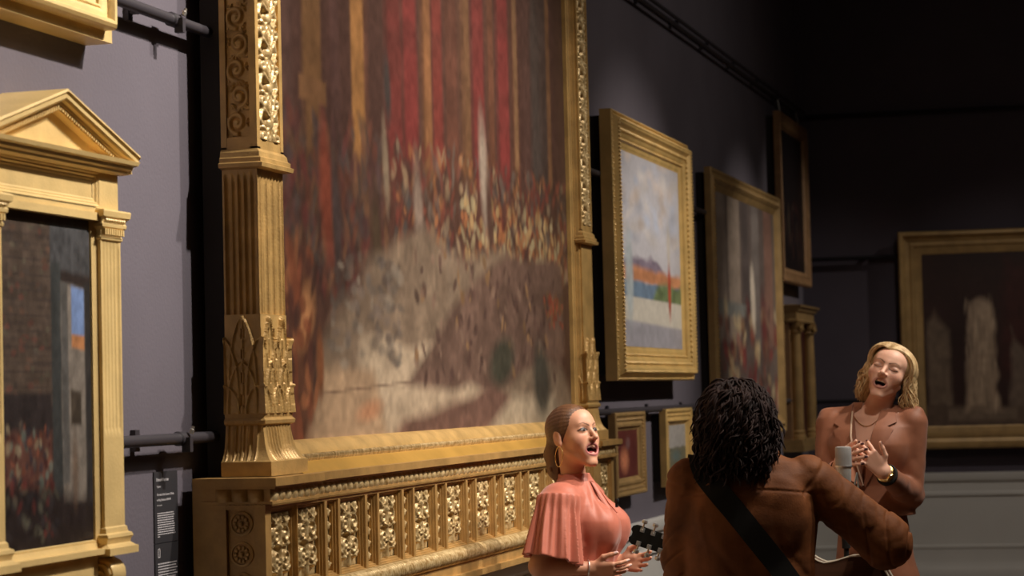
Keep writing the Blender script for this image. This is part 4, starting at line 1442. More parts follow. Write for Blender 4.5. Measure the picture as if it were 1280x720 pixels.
# ---- heads
class Head:
    """local axes: x right, y forward, z up; origin between the ears at eye level"""
    def __init__(s, c, R, scale=1.0, stretch=(1, 1, 1), mouth=(0.024, 0.013), drop=0.008, closed=False, jaw=1.0):
        s.c = np.asarray(c, float); s.R = R; s.k = scale
        s.st = np.array(stretch, float)
        s.ma, s.mb = mouth; s.drop = drop; s.closed = closed; s.jaw = jaw
        s.mz = -0.064 - drop * 0.4

    def loc(s, P): return ((P - s.c) @ s.R) / s.k / s.st

    def world(s, q): return s.c + (np.asarray(q, float) * s.k * s.st) @ s.R.T

    def mouth_ring(s, q):
        x, z = q[:, 0] / s.ma, (q[:, 2] - s.mz) / s.mb
        rho = np.hypot(x, z) + 1e-9
        rr = np.hypot(q[:, 0], q[:, 2] - s.mz)
        dp = (rho - 1) * rr / rho
        ys = 0.0880 - 12.0 * q[:, 0] ** 2 - 0.12 * np.abs(q[:, 2] - s.mz)
        return dp, q[:, 1] - ys

    def sdf(s, P):
        q = s.loc(P)
        m = q * np.array([1, 1, 1.0]); m[:, 0] = np.abs(m[:, 0])
        dr = s.drop
        d = ell(q, (0, -.010, .030), (.0725, .094, .080))
        d = smin(d, ell(q, (0, .032, .036), (.060, .058, .056)), .02)
        d = smin(d, ell(q, (0, .034, -.030), (.0585, .055, .068)), .024)
        d = smin(d, ell(q, (0, .026, -.068 - dr * .6), (.046 * s.jaw, .054, .040)), .02)
        d = smin(d, rcone(m, (.050 * s.jaw, -.002, -.052), (.014, .068, -.104 - dr), .013, .013), .02)
        d = smin(d, ell(q, (0, .073, -.103 - dr), (.017, .014, .014)), .014)
        d = smin(d, ell(m, (.038, .056, -.028), (.024, .022, .024)), .028)
        d = smin(d, rcone(m, (0, .082, .023), (.036, .070, .026), .011, .009), .014)
        # eye hollows
        d = smax(d, -ell(m, (.0315, .104, .004), (.019, .022, .013)), .012)
        # lids
        d = smin(d, ell(m, (.0315, .0735, .0035), (.0175, .0145, .0125)), .004)
        # nose
        n = rcone(q, (0, .084, .014), (0, .1095, -.028), .0070, .0088)
        n = smin(n, ell(m, (.0105, .096, -.0315), (.0075, .009, .0065)), .006)
        n = smin(n, ell(q, (0, .108, -.0285), (.0088, .0085, .0080)), .006)
        d = smin(d, n, .010)
        d = np.maximum(d, -ell(m, (.0055, .104, -.0385), (.0034, .006, .0035)))
        # mouth
        dp, dy = s.mouth_ring(q)
        lip = np.hypot(dp, dy) - np.where(q[:, 2] < s.mz, .0047, .0038)
        d = smin(d, ell(q, (0, .072, s.mz), (s.ma + .010, .016, s.mb + .016)), .016)
        d = smax(d, -ell(q, (0, .085, s.mz), (s.ma - .001, .036, s.mb - .001)), .003)
        d = smin(d, lip, .004)
        # teeth and tongue
        up = chainc(m, [(0, .0825, s.mz + s.mb * .60), (.010, .0810, s.mz + s.mb * .56), (s.ma * .85, .072, s.mz + s.mb * .36)], [.0054, .0050, .0036])
        d = np.minimum(d, up)
        d = np.minimum(d, ell(q, (0, .066, s.mz - s.mb * .75), (s.ma * .62, .022, s.mb * .55)))
        # ears
        e = ell(m, (.0735, -.014, -.006), (.0085, .019, .031))
        e = smin(e, ell(m, (.0725, -.006, -.030), (.007, .009, .011)), .006)
        e = smax(e, -ell(m, (.084, -.011, .000), (.0075, .010, .016)), .004)
        d = smin(d, e, .005)
        return d * s.k

    def colour(s, P, base, lipc=(0.42, 0.10, 0.09), brow=(0.07, 0.035, 0.02), blush=(0.55, 0.17, 0.11)):
        q = s.loc(P)
        m = q.copy(); m[:, 0] = np.abs(m[:, 0])
        n = len(P)
        C = np.tile(np.array(base, float), (n, 1))
        def put(mask, col):
            mask = np.clip(mask, 0, 1)[:, None]
            C[:] = C * (1 - mask) + np.array(col) * mask
        front = (q[:, 1] > 0.02)
        put(np.clip(1 - np.linalg.norm((m - (.043, .070, -.028)) / (.026, .05, .022), axis=1), 0, 1) * .55, blush)
        # brows: soft arcs of hair
        t = np.clip((m[:, 0] - .010) / .036, 0, 1)
        zb = .0195 + .011 * np.sin(np.minimum(t, .8) / .8 * PI / 2) - .010 * np.clip(t - .6, 0, 1)
        hb = .0036 * (1 - .55 * t)
        put(np.where(front & (m[:, 0] > .008) & (m[:, 0] < .047), np.clip((hb - np.abs(q[:, 2] - zb)) / .0016, 0, 1), 0) * .92, brow)
        # eye: shadow, lash line, white, iris
        ex, ez = (m[:, 0] - .0315) / .0165, (q[:, 2] - .0035)
        put(np.where(front, np.clip(1 - np.hypot(ex * .9, (ez - .004) / .011), 0, 1), 0) * .7, (0.16, 0.07, 0.05))
        if s.closed:
            zl = -.0035 - .0045 * (1 - ex ** 2)
            put(np.where(front & (np.abs(ex) < 1.1), np.clip((.0019 - np.abs(ez - zl)) / .0010, 0, 1), 0), (0.02, 0.012, 0.01))
        else:
            top = .0068 * (1 - ex ** 2); bot = -.0052 * (1 - ex ** 2)
            ins = front & (np.abs(ex) < 1) & (ez < top) & (ez > bot)
            put(np.where(ins, 1.0, 0), (0.34, 0.30, 0.28))
            put(np.where(ins, np.clip((.0080 - np.hypot(m[:, 0] - .0315, ez - .0010)) / .0012, 0, 1), 0), (0.03, 0.018, 0.012))
            put(np.where(front & (np.abs(ex) < 1.15), np.clip((.0030 - np.abs(ez - top - .0008)) / .001, 0, 1), 0), (0.012, 0.008, 0.008))
            put(np.where(front & (np.abs(ex) < 1.0), np.clip((.0012 - np.abs(ez - bot)) / .001, 0, 1), 0) * .6, (0.08, 0.04, 0.03))
        # lips, mouth, teeth, tongue
        dp, dy = s.mouth_ring(q)
        wl = np.where(q[:, 2] < s.mz, .0074, .0062)
        put(np.where(front & (np.abs(dy) < .02), np.clip((wl - np.abs(dp)) / .002, 0, 1), 0) * .9, lipc)
        rho = np.hypot(q[:, 0] / s.ma, (q[:, 2] - s.mz) / s.mb)
        inside = (rho < .97) & (q[:, 1] < .0885) & (q[:, 1] > .02) & (q[:, 1] < .0880 - 12 * q[:, 0] ** 2 - .002)
        put(np.where(inside, 1.0, 0), (0.035, 0.008, 0.008))
        teeth = inside & (q[:, 2] > s.mz + s.mb * .22) & (q[:, 1] > .064)
        put(np.where(teeth, 1.0, 0), (0.74, 0.70, 0.64))
        tong = inside & (q[:, 2] < s.mz - s.mb * .15) & (q[:, 1] > .055)
        put(np.where(tong, 1.0, 0), (0.25, 0.05, 0.05))
        return C


# ---- hands
class Hand:
    """X points from wrist to fingers, N is the way the palm faces, T the thumb's side"""
    def __init__(s, wrist, X, N, T, curls, spread=0.10, scale=1.0, thumb=(0.9, 0.5, 0.2)):
        s.w = np.asarray(wrist, float)
        X = np.asarray(X, float); X /= np.linalg.norm(X)
        T = np.asarray(T, float); T = T - X * (T @ X); T /= np.linalg.norm(T)
        N = np.asarray(N, float); N = N - X * (N @ X) - T * (N @ T); N /= np.linalg.norm(N)
        s.X, s.T, s.N, s.k = X, T, N, scale
        k = scale
        s.knuck, s.fing = [], []
        lens = [.070, .078, .072, .056]
        offs = [.029, .010, -.010, -.028]
        reach = [.084, .088, .084, .076]
        for i in range(4):
            kb = s.w + (X * reach[i] + T * offs[i]) * k
            s.knuck.append(kb)
            d0 = X + T * spread * (1.5 - i) * 1.0
            d0 /= np.linalg.norm(d0)
            pts = [kb]; a = 0
            for j, fr in enumerate((.45, .31, .24)):
                a += curls[i][j]
                pts.append(pts[-1] + (d0 * math.cos(a) + N * math.sin(a)) * lens[i] * fr * k)
            s.fing.append(pts)
        t0 = s.w + (X * .022 + T * .020 + N * .006) * k
        out, fw, inn = thumb
        d = T * out + X * fw + N * inn; d /= np.linalg.norm(d)
        d2 = T * out * .45 + X * (fw + .35) + N * (inn + .1); d2 /= np.linalg.norm(d2)
        t1 = t0 + d * .040 * k; t2 = t1 + d2 * .032 * k; t3 = t2 + d2 * .025 * k
        s.th = [t0, t1, t2, t3]

    def sdf(s, P):
        k = s.k
        d = None
        for i, kb in enumerate(s.knuck):
            e = rcone(P, s.w + s.T * (.018, .006, -.007, -.018)[i] * k, kb, .0145 * k, .0108 * k)
            d = e if d is None else smin(d, e, .014 * k)
        d = smin(d, rcone(P, s.w + (s.X * .03 + s.T * .016 + s.N * .008) * k, s.w + (s.X * .06 + s.T * .02 + s.N * .006) * k, .014 * k, .010 * k), .012)
        fd = None
        for pts, r in zip(s.fing, (.0085, .0088, .0084, .0074)):
            e = chainc(P, pts, [r * k, r * .93 * k, r * .85 * k, r * .70 * k], .002)
            fd = e if fd is None else np.minimum(fd, e)
        d = smin(d, fd, .004)
        th = chainc(P, s.th, [.015 * k, .0115 * k, .0098 * k, .0075 * k], .004)
        return smin(d, th, .007)

    def nails(s, P, C, col):
        for pts in s.fing + [s.th]:
            tip, prev = np.array(pts[-1]), np.array(pts[-2])
            ax = tip - prev; ax /= np.linalg.norm(ax)
            dors = -(s.N - ax * (s.N @ ax)) if pts is not s.th else s.T - ax * (s.T @ ax)
            dors /= np.linalg.norm(dors) + 1e-9
            q = P - (tip - ax * .003 * s.k)
            m = (np.linalg.norm(q, axis=1) < .011 * s.k) & (q @ dors > .0032 * s.k)
            C[m] = col


def limb(P, pts, rad, k=.03): return chainc(P, pts, rad, k)


def strands(mb, lines, rad, n=6, taper=True):
    for L in lines:
        L = np.asarray(L)
        t = np.linspace(0, 1, len(L))
        r = rad * (np.minimum(1, 0.55 + 2 * t) * (1 - t ** 4 * .85) if taper else np.ones(len(L)))
        mb.tube(L, r, n)


# ---- stuff people wear
SKIN1 = tuple(s2l((214, 158, 128)))
SKIN2 = tuple(s2l((230, 180, 154)))
SKIN3 = tuple(s2l((170, 118, 88)))
M_skin = mat('skin', SKIN1, 0.48, sss=0.12, vcol=True, spec=0.4)
M_coral = mat('coral_satin', tuple(s2l((192, 110, 88))), 0.5, spec=0.3, noise=0.08, nscale=30, sheen=0.2)
M_tan = mat('tan_suiting', tuple(s2l((148, 95, 69))), 0.55, spec=0.3, noise=0.10, nscale=26, sheen=0.1)
M_suede = mat('brown_suede', tuple(s2l((144, 88, 50))), 0.66, second=tuple(s2l((106, 62, 34))), nscale=9, bump=0.10, bscale=160, spec=0.25)
M_strap = mat('black_webbing', (0.018, 0.017, 0.016), 0.75, spec=0.2)
M_dark = mat('dark_cloth', (0.02, 0.02, 0.024), 0.8)
M_shoe = mat('shoe_leather', (0.03, 0.02, 0.016), 0.4)
M_goldj = mat('gold_jewellery', (0.85, 0.60, 0.25), 0.22, 1.0)
M_silver = mat('silver_metal', (0.75, 0.74, 0.72), 0.3, 0.9)
M_blond = mat('blond_hair', tuple(s2l((228, 200, 150))), 0.45, second=tuple(s2l((178, 140, 94))), nscale=14, stretch=(4, 4, 1))
M_brownh = mat('brown_hair', tuple(s2l((84, 54, 40))), 0.38, second=tuple(s2l((122, 84, 52))), nscale=9, bump=0.4, bscale=160, stretch=(3, .4, 1.2))
M_darkh = mat('dark_brown_hair', tuple(s2l((56, 40, 37))), 0.7, second=tuple(s2l((32, 22, 21))), nscale=30, spec=0.2)


def person(name_label, feet, group=None):
    return thing('person', (feet[0], feet[1], 0.0), name_label, 'person', 'performers')


def trousers_and_shoes(root, B, Rm, hip, width, mleg, stance=0.11, z_top=None):
    """hip height, legs to the floor and shoes; hidden below the frame of the photo but standing on the floor"""
    def f(P):
        q = (P - B) @ Rm
        m = q.copy(); m[:, 0] = np.abs(m[:, 0])
        d = loft(q, [(hip - .10, 0, -.01, width, .125), (hip, 0, -.01, width, .12), (z_top or hip + .14, 0, 0, width * .80, .095)])
        leg = chainc(m, [(stance * .85, -.005, hip - .08), (stance, .01, hip * .52), (stance, -.015, .10)], [.088, .062, .052], .03)
        d = smin(d, leg, .03)
        d = np.maximum(d, .055 - q[:, 2])
        return d
    V, F = surface(f, np.array(B) + (-.45, -.45, .0), np.array(B) + (.45, .45, (z_top or hip + .14) + .05), .011)
    fast_mesh('trousers', V, F, mleg, root)
    for s_ in (-1, 1):
        def g(P):
            q = (P - B) @ Rm; q[:, 0] -= s_ * stance
            d = chainc(q, [(0, -.05, .045), (0, .06, .035), (0, .14, .028)], [.042, .040, .030], .02)
            return np.maximum(d, -q[:, 2] + .0)
        V, F = surface(g, np.array(B) + (-.45, -.45, -.02), np.array(B) + (.45, .45, .12), .009)
        fast_mesh('shoe', V, F, M_shoe, root)

# ------------------------------------------------------------------ woman in coral, singing, in profile to the right
def build_coral():
    fwd = np.array([1.0, -0.05, 0]); fwd /= np.linalg.norm(fwd)
    Rm = basis(fwd, (0, 0, 1))
    axis = P3(727, 600, 8.3)
    B = np.array([axis[0], axis[1], -0.012])
    W = lambda x, y, z: B + Rm @ np.array([x, y, z])
    root = person('woman in a coral blouse with hoop earrings, singing in profile beside the giant frame', B)
    # head
    hf = np.array([0.93, -0.50, 0.22])
    Rh = basis(hf, (0.04, 0.0, 1))
    hc = P3(716.5, 544.5, 8.3)
    hd = Head(hc, Rh, 1.0, mouth=(.0310, .0205), drop=.012, jaw=.93)
    nb = hd.world((0, -.030, -.060))
    chest = W(0, -.025, 1.36)
    hands = []
    wr, wl = W(.135, .070, 1.070), W(-.05, .125, 1.078)
    hands.append(Hand(wr, Rm @ (-.05, 1.0, -.12), Rm @ (-.75, .0, .55), Rm @ (.35, .25, .9), [(.35, .3, .2), (.45, .35, .2), (.55, .4, .25), (.6, .45, .3)], .12, .93, thumb=(.9, .7, .1)))
    hands.append(Hand(wl, Rm @ (.15, 1.0, .0), Rm @ (.6, .0, .7), Rm @ (-.2, .2, .9), [(.25, .3, .2), (.35, .35, .2), (.4, .4, .25), (.5, .45, .3)], .12, .93, thumb=(.9, .6, .1)))
    armR = [W(.155, -.02, 1.32), W(.215, -.10, 1.085), wr]
    armL = [W(-.155, -.02, 1.32), W(-.23, -.09, 1.09), wl]

    def body(P):
        d = hd.sdf(P)
        d = smin(d, rcone(P, nb, chest, .043, .050), .02)
        q = (P - B) @ Rm
        d = smin(d, loft(q, [(1.10, 0, 0, .115, .08), (1.28, 0, 0, .13, .085), (1.355, 0, -.02, .13, .055), (1.385, 0, -.02, .06, .045)]), .03)
        for a, h in ((armR, hands[0]), (armL, hands[1])):
            arm = chainc(P, a, [.045, .038, .024], .02)
            d = smin(d, smin(arm, h.sdf(P), .012), .02)
        return d
    lo = np.minimum(B + (-.36, -.36, .98), hc - .2); hi = np.maximum(B + (.40, .36, 1.4), hc + .16)
    lo[2] = 1.0
    V, F = surface(body, lo, hi, .0030, 1)
    C = hd.colour(V, SKIN1, lipc=(0.50, 0.17, 0.16))
    for h in hands: h.nails(V, C, (0.72, 0.52, 0.48))
    fast_mesh('body', V, F, M_skin, root, col=C)

    # hair drawn back to a low tail
    def hair(P):
        q = hd.loc(P)
        d = ell(q, (0, -.014, .033), (.0795, .101, .0875))
        ridge = .0007 * np.sin(np.arctan2(q[:, 0], q[:, 2] - .02) * 34 + q[:, 1] * 30)
        d = d + ridge
        plane = 0.73 * (q[:, 1] - .086) - .68 * (q[:, 2] - .062) + .06 * np.abs(q[:, 0])
        d = smax(d, plane, .010)
        d = smax(d, -ell(q * (1, 1, 1), (0, .03, -.055), (.064, .09, .085)), .01)
        t = chainc(q, [(.0, -.098, -.010), (.0, -.110, -.050), (.01, -.100, -.110), (.02, -.085, -.165)], [.030, .034, .030, .012], .02)
        t += .003 * np.sin(q[:, 0] * 420 + q[:, 2] * 25)
        return smin(d, t, .02) * hd.k
    V, F = surface(hair, hc - .24, hc + .17, .0034, 1)
    fast_mesh('hair', V, F, M_brownh, root)

    # hoops
    for sx in (1, -1):
        e = hd.world((.079 * sx, -.008, -.040))
        mb = MB()
        r_ = .036
        fw_ = Rh[:, 1] * .8 + Rh[:, 0] * .35 * sx
        fw_ /= np.linalg.norm(fw_)
        pts = [e + r_ * (np.array([0, 0, -1]) * (1 - math.cos(t)) + fw_ * math.sin(t)) for t in np.linspace(0, 2 * PI, 33)]
        mb.tube(pts, .0016, 8, cap=False)
        mb.build('hoop_earring', M_goldj, root, sharp=60)

    # blouse: gathered yoke, full body, wide pleated half sleeves
    def blouse(P):
        q = (P - B) @ Rm
        m = q.copy(); m[:, 0] = np.abs(m[:, 0])
        th = np.arctan2(q[:, 1], q[:, 0])
        d = loft(q, [(.92, 0, .0, .165, .125), (1.06, 0, .0, .150, .115), (1.16, 0, .005, .152, .118), (1.24, 0, .005, .160, .118), (1.30, 0, -.01, .168, .10), (1.345, 0, -.02, .155, .082),
                     (1.375, 0, -.024, .095, .070), (1.395, 0, -.026, .066, .062), (1.412, 0, -.028, .058, .058)])
        bust = ell(m, (.066, .100, 1.208), (.066, .060, .070))
        d = smin(d, bust, .07)
        # pleats falling from the neck
        g = np.clip((1.40 - q[:, 2]) / .1, 0, 1) * np.clip((q[:, 2] - 1.24) / .1, 0, 1)
        d += .0035 * np.sin(th * 22) * g
        d += .0032 * np.sin(th * 13 + 2 * np.sin(q[:, 2] * 9)) * np.clip((1.24 - q[:, 2]) / .08, 0, 1)
        d += .0022 * wrinkle(q, 26, 4)
        # hollow below the hem and above the neck
        inner = loft(q, [(.80, 0, 0, .155, .115), (1.0, 0, 0, .142, .107), (1.05, 0, 0, .01, .01)])
        d = np.maximum(d, -inner)
        neck = rcone(P, chest, nb, .054, .050)
        d = np.maximum(d, -(neck))
        # sleeves
        for s_ in (1, -1):
            a = np.array([.150 * s_, -.045, 1.330]); b = np.array([.215 * s_, -.052, 1.104])
            ab = b - a; L = np.linalg.norm(ab); ax = ab / L
            t = (q - a) @ ax / L
            rad = q - a - (t * L)[:, None] * ax
            e1 = np.array([0, 1, 0]) - ax * ax[1]; e1 /= np.linalg.norm(e1); e2 = np.cross(ax, e1)
            ang = np.arctan2(rad @ e2, rad @ e1)
            tt = np.clip(t, 0, 1)
            R_ = .070 + .036 * tt ** .8 + .0125 * tt ** .7 * (1 - 2 * np.abs(np.sin(ang * 5.5 + 1.2 * np.sin(ang * 2) + tt * .8))) + .004 * np.sin(ang * 19 + tt * 2)
            rl = np.linalg.norm(rad, axis=1)
            cone = (rl - R_) * .85
            slv = np.maximum(np.maximum(cone, (t - 1 - .05 * np.cos(ang)) * L), -(t - .02) * L)
            cap_ = ell(q, (.135 * s_, -.040, 1.325), (.082, .076, .060))
            slv = smin(slv, cap_, .03)
            hollow = np.maximum(rl - (R_ - .013), (.45 - t) * L)
            d = np.maximum(smin(d, slv, .02), -np.where(np.abs(q[:, 0]) > .12, hollow, 9))
        return d
    V, F = surface(blouse, B + (-.34, -.34, .9), B + (.34, .34, 1.44), .0036, 1)
    fast_mesh('blouse', V, F, M_coral, root)
    # neck tie bow ends and the clip-on microphone
    mb = MB()
    t0 = W(.02, .045, 1.385)
    for dx in (-.012, .016):
        mb.tube([t0, W(.02 + dx, .075, 1.345), W(.022 + dx * 1.3, .105, 1.300), W(.024 + dx * 1.5, .135, 1.265)], [.006, .007, .007, .005], 8, flat=(1.5, .5))
    mb.build('neck_tie', M_coral, root)
    c = W(.03, .142, 1.300)
    mb = MB(); mb.lathe(c, (.3, -.2, 1), [(0, .005), (.004, .0065), (.014, .0065), (.018, .004)], 10); mb.box(c + (-.005, -.004, -.014), c + (.005, .004, .002))
    mb.build('clip_microphone', M_strap, root)
    # bracelet
    mb = MB(); ax = (wr - armR[1]); ax /= np.linalg.norm(ax); bc = wr - ax * .012
    u = np.cross(ax, (0, 0, 1)); u /= np.linalg.norm(u); v = np.cross(ax, u)
    mb.tube([bc + .0295 * (math.cos(t) * u + math.sin(t) * v) for t in np.linspace(0, 2 * PI, 29)], .0028, 8, cap=False)
    mb.build('bracelet', M_silver, root, sharp=60)
    trousers_and_shoes(root, B, Rm, .86, .155, M_dark)


build_coral()

# ------------------------------------------------------------------ blond woman in the tan suit, head thrown back
def build_tan():
    fwd = np.array([-.13, -.99, 0]); fwd /= np.linalg.norm(fwd)
    Rm = basis(fwd, (0, 0, 1))
    axis = P3(1090, 600, 9.0)
    B = np.array([axis[0], axis[1], 0.030])
    W = lambda x, y, z: B + Rm @ np.array([x, y, z])
    root = person('blond woman in a tan suit and gold watch, singing with her head thrown back', B)
    imr = np.array([.96, .28, 0])
    hf = np.array([-.07, -1.04, .24])
    Rh = basis(hf, imr * .37 + np.array([0, 0, .96]))
    hc = P3(1112, 465.5, 9.0)
    hd = Head(hc, Rh, .985, (1.06, 1, .955), mouth=(.0250, .0190), drop=.014, closed=True, jaw=.95)
    nb = hd.world((0, -.025, -.060))
    chest = W(.0, -.03, 1.52)
    wl = P3(1104.5, 590, 8.66); wr = P3(1050, 579, 8.74)
    dv = lambda a, b: (b - a)
    hands = [
        Hand(wl, (-.62, -.25, .72), (-.1, 1.0, .25), (.80, .15, .62), [(.55, .35, .2), (.45, .30, .2), (.35, .25, .15), (.10, .15, .1)], .16, .95, thumb=(1.0, .75, -.25)),
        Hand(wr, (.55, -.62, .25), (.75, .6, .1), (-.1, .1, 1.0), [(.3, .3, .2), (.3, .3, .2), (.35, .3, .2), (.35, .35, .2)], .14, .95, thumb=(.8, .8, .2)),
    ]
    armL = [W(-.165, -.02, 1.50), P3(1137, 618, 8.93), wl]
    armR = [W(.165, -.02, 1.50), P3(1034, 622, 8.95), wr]

    def body(P):
        d = hd.sdf(P)
        d = smin(d, rcone(P, nb, chest, .049, .056), .02)
        q = (P - B) @ Rm
        d = smin(d, loft(q, [(1.25, 0, 0, .115, .085), (1.42, 0, 0, .135, .095), (1.52, 0, -.02, .145, .070), (1.56, 0, -.025, .085, .055), (1.58, 0, -.03, .05, .045)]), .04)
        for a, h in ((armL, hands[0]), (armR, hands[1])):
            fore = rcone(P, a[1], a[2], .038, .0245)
            d = smin(d, smin(smin(fore, rcone(P, a[0], a[1], .045, .038), .02), h.sdf(P), .012), .015)
        # collar bones
        m = q.copy(); m[:, 0] = np.abs(m[:, 0])
        d = smin(d, rcone(m, (.015, .030, 1.535), (.12, .015, 1.55), .008, .007), .02)
        return d
    V, F = surface(body, B + (-.36, -.42, 1.16), B + (.34, .24, 1.90), .0030, 1)
    C = hd.colour(V, SKIN2, lipc=(0.50, 0.22, 0.17), brow=(0.16, 0.09, 0.05))
    for h in hands: h.nails(V, C, (0.06, 0.012, 0.016))
    fast_mesh('body', V, F, M_skin, root, col=C)

    # wavy shoulder-length hair, parted on her right
    rg = np.random.default_rng(9)
    def cap(P):
        q = hd.loc(P)
        d = ell(q, (0, -.018, .034), (.0815, .097, .0845))
        d = smax(d, .80 * (q[:, 1] - .080) - .60 * (q[:, 2] - .060) + .10 * np.maximum(0, np.abs(q[:, 0]) - .03), .008)
        d = smax(d, -ell(q, (0, .05, -.04), (.062, .09, .095)), .008)
        return d * hd.k
    V, F = surface(cap, hc - .17, hc + .17, .004, 1)
    mb = MB(); mb.add(V, F)
    lines = []
    for k in range(1300):
        side = 1 if rg.random() < .5 else -1
        part = .018 + rg.uniform(-.004, .004)
        y0 = rg.uniform(-.09, .070)
        yend = y0 * .75 - .028 + rg.uniform(-.012, .012)
        if y0 > .045: yend -= .012
        out = rg.uniform(.0, .016)
        pts = []
        for t in np.linspace(0, 1, 9):
            th = t * 1.75
            x = part * (1 - t) + side * (.082 + out) * math.sin(th)
            z = .034 + (.085 + out * .5) * math.cos(th) + .002
            yy = y0 + (yend - y0) * t
            bulge = math.sqrt(max(.05, 1 - ((yy + .018) / .105) ** 2))
            pts.append(hd.world((x * (.55 + .45 * bulge) if t > .15 else x, yy, .034 + (z - .034) * bulge)))
        L = rg.uniform(.115, .175) * (1.0 if side > 0 else 1.12)
        e = pts[-1]; prev = pts[-2]
        d0 = (e - prev) / np.linalg.norm(e - prev)
        spread_ = rg.uniform(-.015, .062) if side > 0 else rg.uniform(-.045, .018)
        ph = rg.uniform(0, 6.3); fr = rg.uniform(1.4, 2.2); am = rg.uniform(.005, .012)
        sidev = Rh[:, 0] * side; fwdv = np.array([0, -1.0, 0])
        down = np.array([0, 0, -1.0])
        for q in range(1, 13):
            s_ = q / 12
            dirn = d0 * (1 - s_) ** 2 + down * (1 - (1 - s_) ** 2)
            e = e + dirn / np.linalg.norm(dirn) * L / 12
            w_ = math.sin(ph + fr * 2 * PI * s_) * am * min(1, s_ * 3)
            w2 = math.cos(ph * 1.3 + fr * 2 * PI * s_) * am * .6
            pts.append(e + sidev * (w_ + spread_ * s_) + fwdv * w2)
        lines.append(pts)
    strands(mb, lines, .0033, 5)
    mb.build('hair', M_blond, root, sharp=None)

    # blazer
    sh = [W(.168, -.02, 1.535), W(-.168, -.02, 1.535)]
    def blazer(P):
        q = (P - B) @ Rm
        m = q.copy(); m[:, 0] = np.abs(m[:, 0])
        d = loft(q, [(1.150, 0, .0, .172, .128), (1.20, 0, .0, .160, .120), (1.27, 0, .0, .145, .108), (1.36, 0, .005, .160, .118), (1.43, 0, .01, .172, .122), (1.50, 0, -.005, .186, .098), (1.545, 0, -.02, .165, .075),
                     (1.575, 0, -.028, .100, .068), (1.60, 0, -.035, .075, .062)])
        d = smin(d, ell(m, (.07, .068, 1.41), (.066, .055, .066)), .08)
        for a in (armL, armR):
            s0 = a[0] + np.array([0, 0, .012])
            slv = chainc(P, [s0, a[1], a[1] + (a[2] - a[1]) * .80], [.062, .052, .040], .02)
            rib = .0045 * wrinkle(P, 22, 8) * np.clip(np.exp(-((P - a[1]) ** 2).sum(1) / .02) + .35, 0, 1)
            d = smin(d, slv + rib, .018)
        # padded shoulder line
        d = smin(d, rcone(m, (.10, -.025, 1.566), (.190, -.022, 1.557), .020, .021), .016)
        d += .0022 * wrinkle(q, 14, 5)
        # the deep V of the front
        v = (np.abs(q[:, 0] - .004) * 1.0 - .056 * np.clip((q[:, 2] - 1.27) / .30, 0, 1.25))
        vv = np.maximum(np.maximum(v, .02 - q[:, 1]), 1.27 - q[:, 2])
        d = smax(d, -vv, .004)
        d = np.maximum(d, -rcone(P, nb, chest, .062, .070))
        for a in (armL, armR):
            ax = (a[2] - a[1]); L = np.linalg.norm(ax); ax = ax / L
            t = (P - a[1]) @ ax
            rad = np.linalg.norm(P - a[1] - t[:, None] * ax, axis=1)
            d = np.maximum(d, -np.where((t > L * .70), rad - .031, 9))
        inner = loft(q, [(1.05, 0, 0, .160, .116), (1.19, 0, 0, .150, .110), (1.22, 0, 0, .01, .01)])
        return np.maximum(d, -inner)
    V, F = surface(blazer, B + (-.36, -.36, 1.10), B + (.36, .24, 1.66), .0042, 1)
    fast_mesh('blazer', V, F, M_tan, root)

    def on_front(x, z, off=.004, f=blazer):
        """front surface of the jacket at local x, z"""
        y = .30
        for _ in range(60):
            p = np.array([W(x, y, z)])
            dd = float(f(p)[0])
            y -= max(dd, .0006) * .8
            if dd < .0012 or y < -.1: break
        return W(x, y + off, z)
    # lapels: notched leaves lying on the chest
    for s_ in (1, -1):
        out = [(.092, 1.585), (.115, 1.555), (.128, 1.520), (.098, 1.505), (.122, 1.490), (.085, 1.40), (.040, 1.315), (.008, 1.265)]
        inn = [(.062, 1.590), (.060, 1.560), (.054, 1.520), (.050, 1.505), (.047, 1.490), (.030, 1.40), (.014, 1.32), (.001, 1.272)]
        mb = MB(); V = []
        for (o, i) in zip(out, inn):
            for t in (0, .33, .66, 1):
                x = i[0] + (o[0] - i[0]) * t; z = i[1] + (o[1] - i[1]) * t
                V.append(on_front(s_ * x + .004, z, .0150 - .001 * t))
        nfr = len(V)
        V2 = [v - Rm[:, 1] * .010 for v in V]
        Fq = []
        for r_ in range(len(out) - 1):
            for c_ in range(3):
                a = r_ * 4 + c_
                qd = (a, a + 1, a + 5, a + 4)
                Fq.append(qd if s_ < 0 else qd[::-1]); Fq.append(tuple(x + nfr for x in (qd[::-1] if s_ < 0 else qd)))
        edge = [r_ * 4 for r_ in range(len(out))] + [(len(out) - 1) * 4 + c for c in (1, 2, 3)] + [r_ * 4 + 3 for r_ in range(len(out) - 2, -1, -1)] + [2, 1]
        for a, b in zip(edge, edge[1:] + edge[:1]): Fq.append((a, b, b + nfr, a + nfr))
        mb.add(V + V2, Fq)
        mb.build('lapel', M_tan, root, sharp=40)
    M_lin = mat('cream_lining', tuple(s2l((205, 176, 150))), .6)
    pts = [on_front(.004 + x, z, .0165) for (x, z) in [(.054, 1.565), (.048, 1.52), (.040, 1.47), (.028, 1.40), (.012, 1.32), (.001, 1.272)]]
    MB().tube(pts, .0034, 6, flat=(1, .6)).build('lining_edge', M_lin, root)
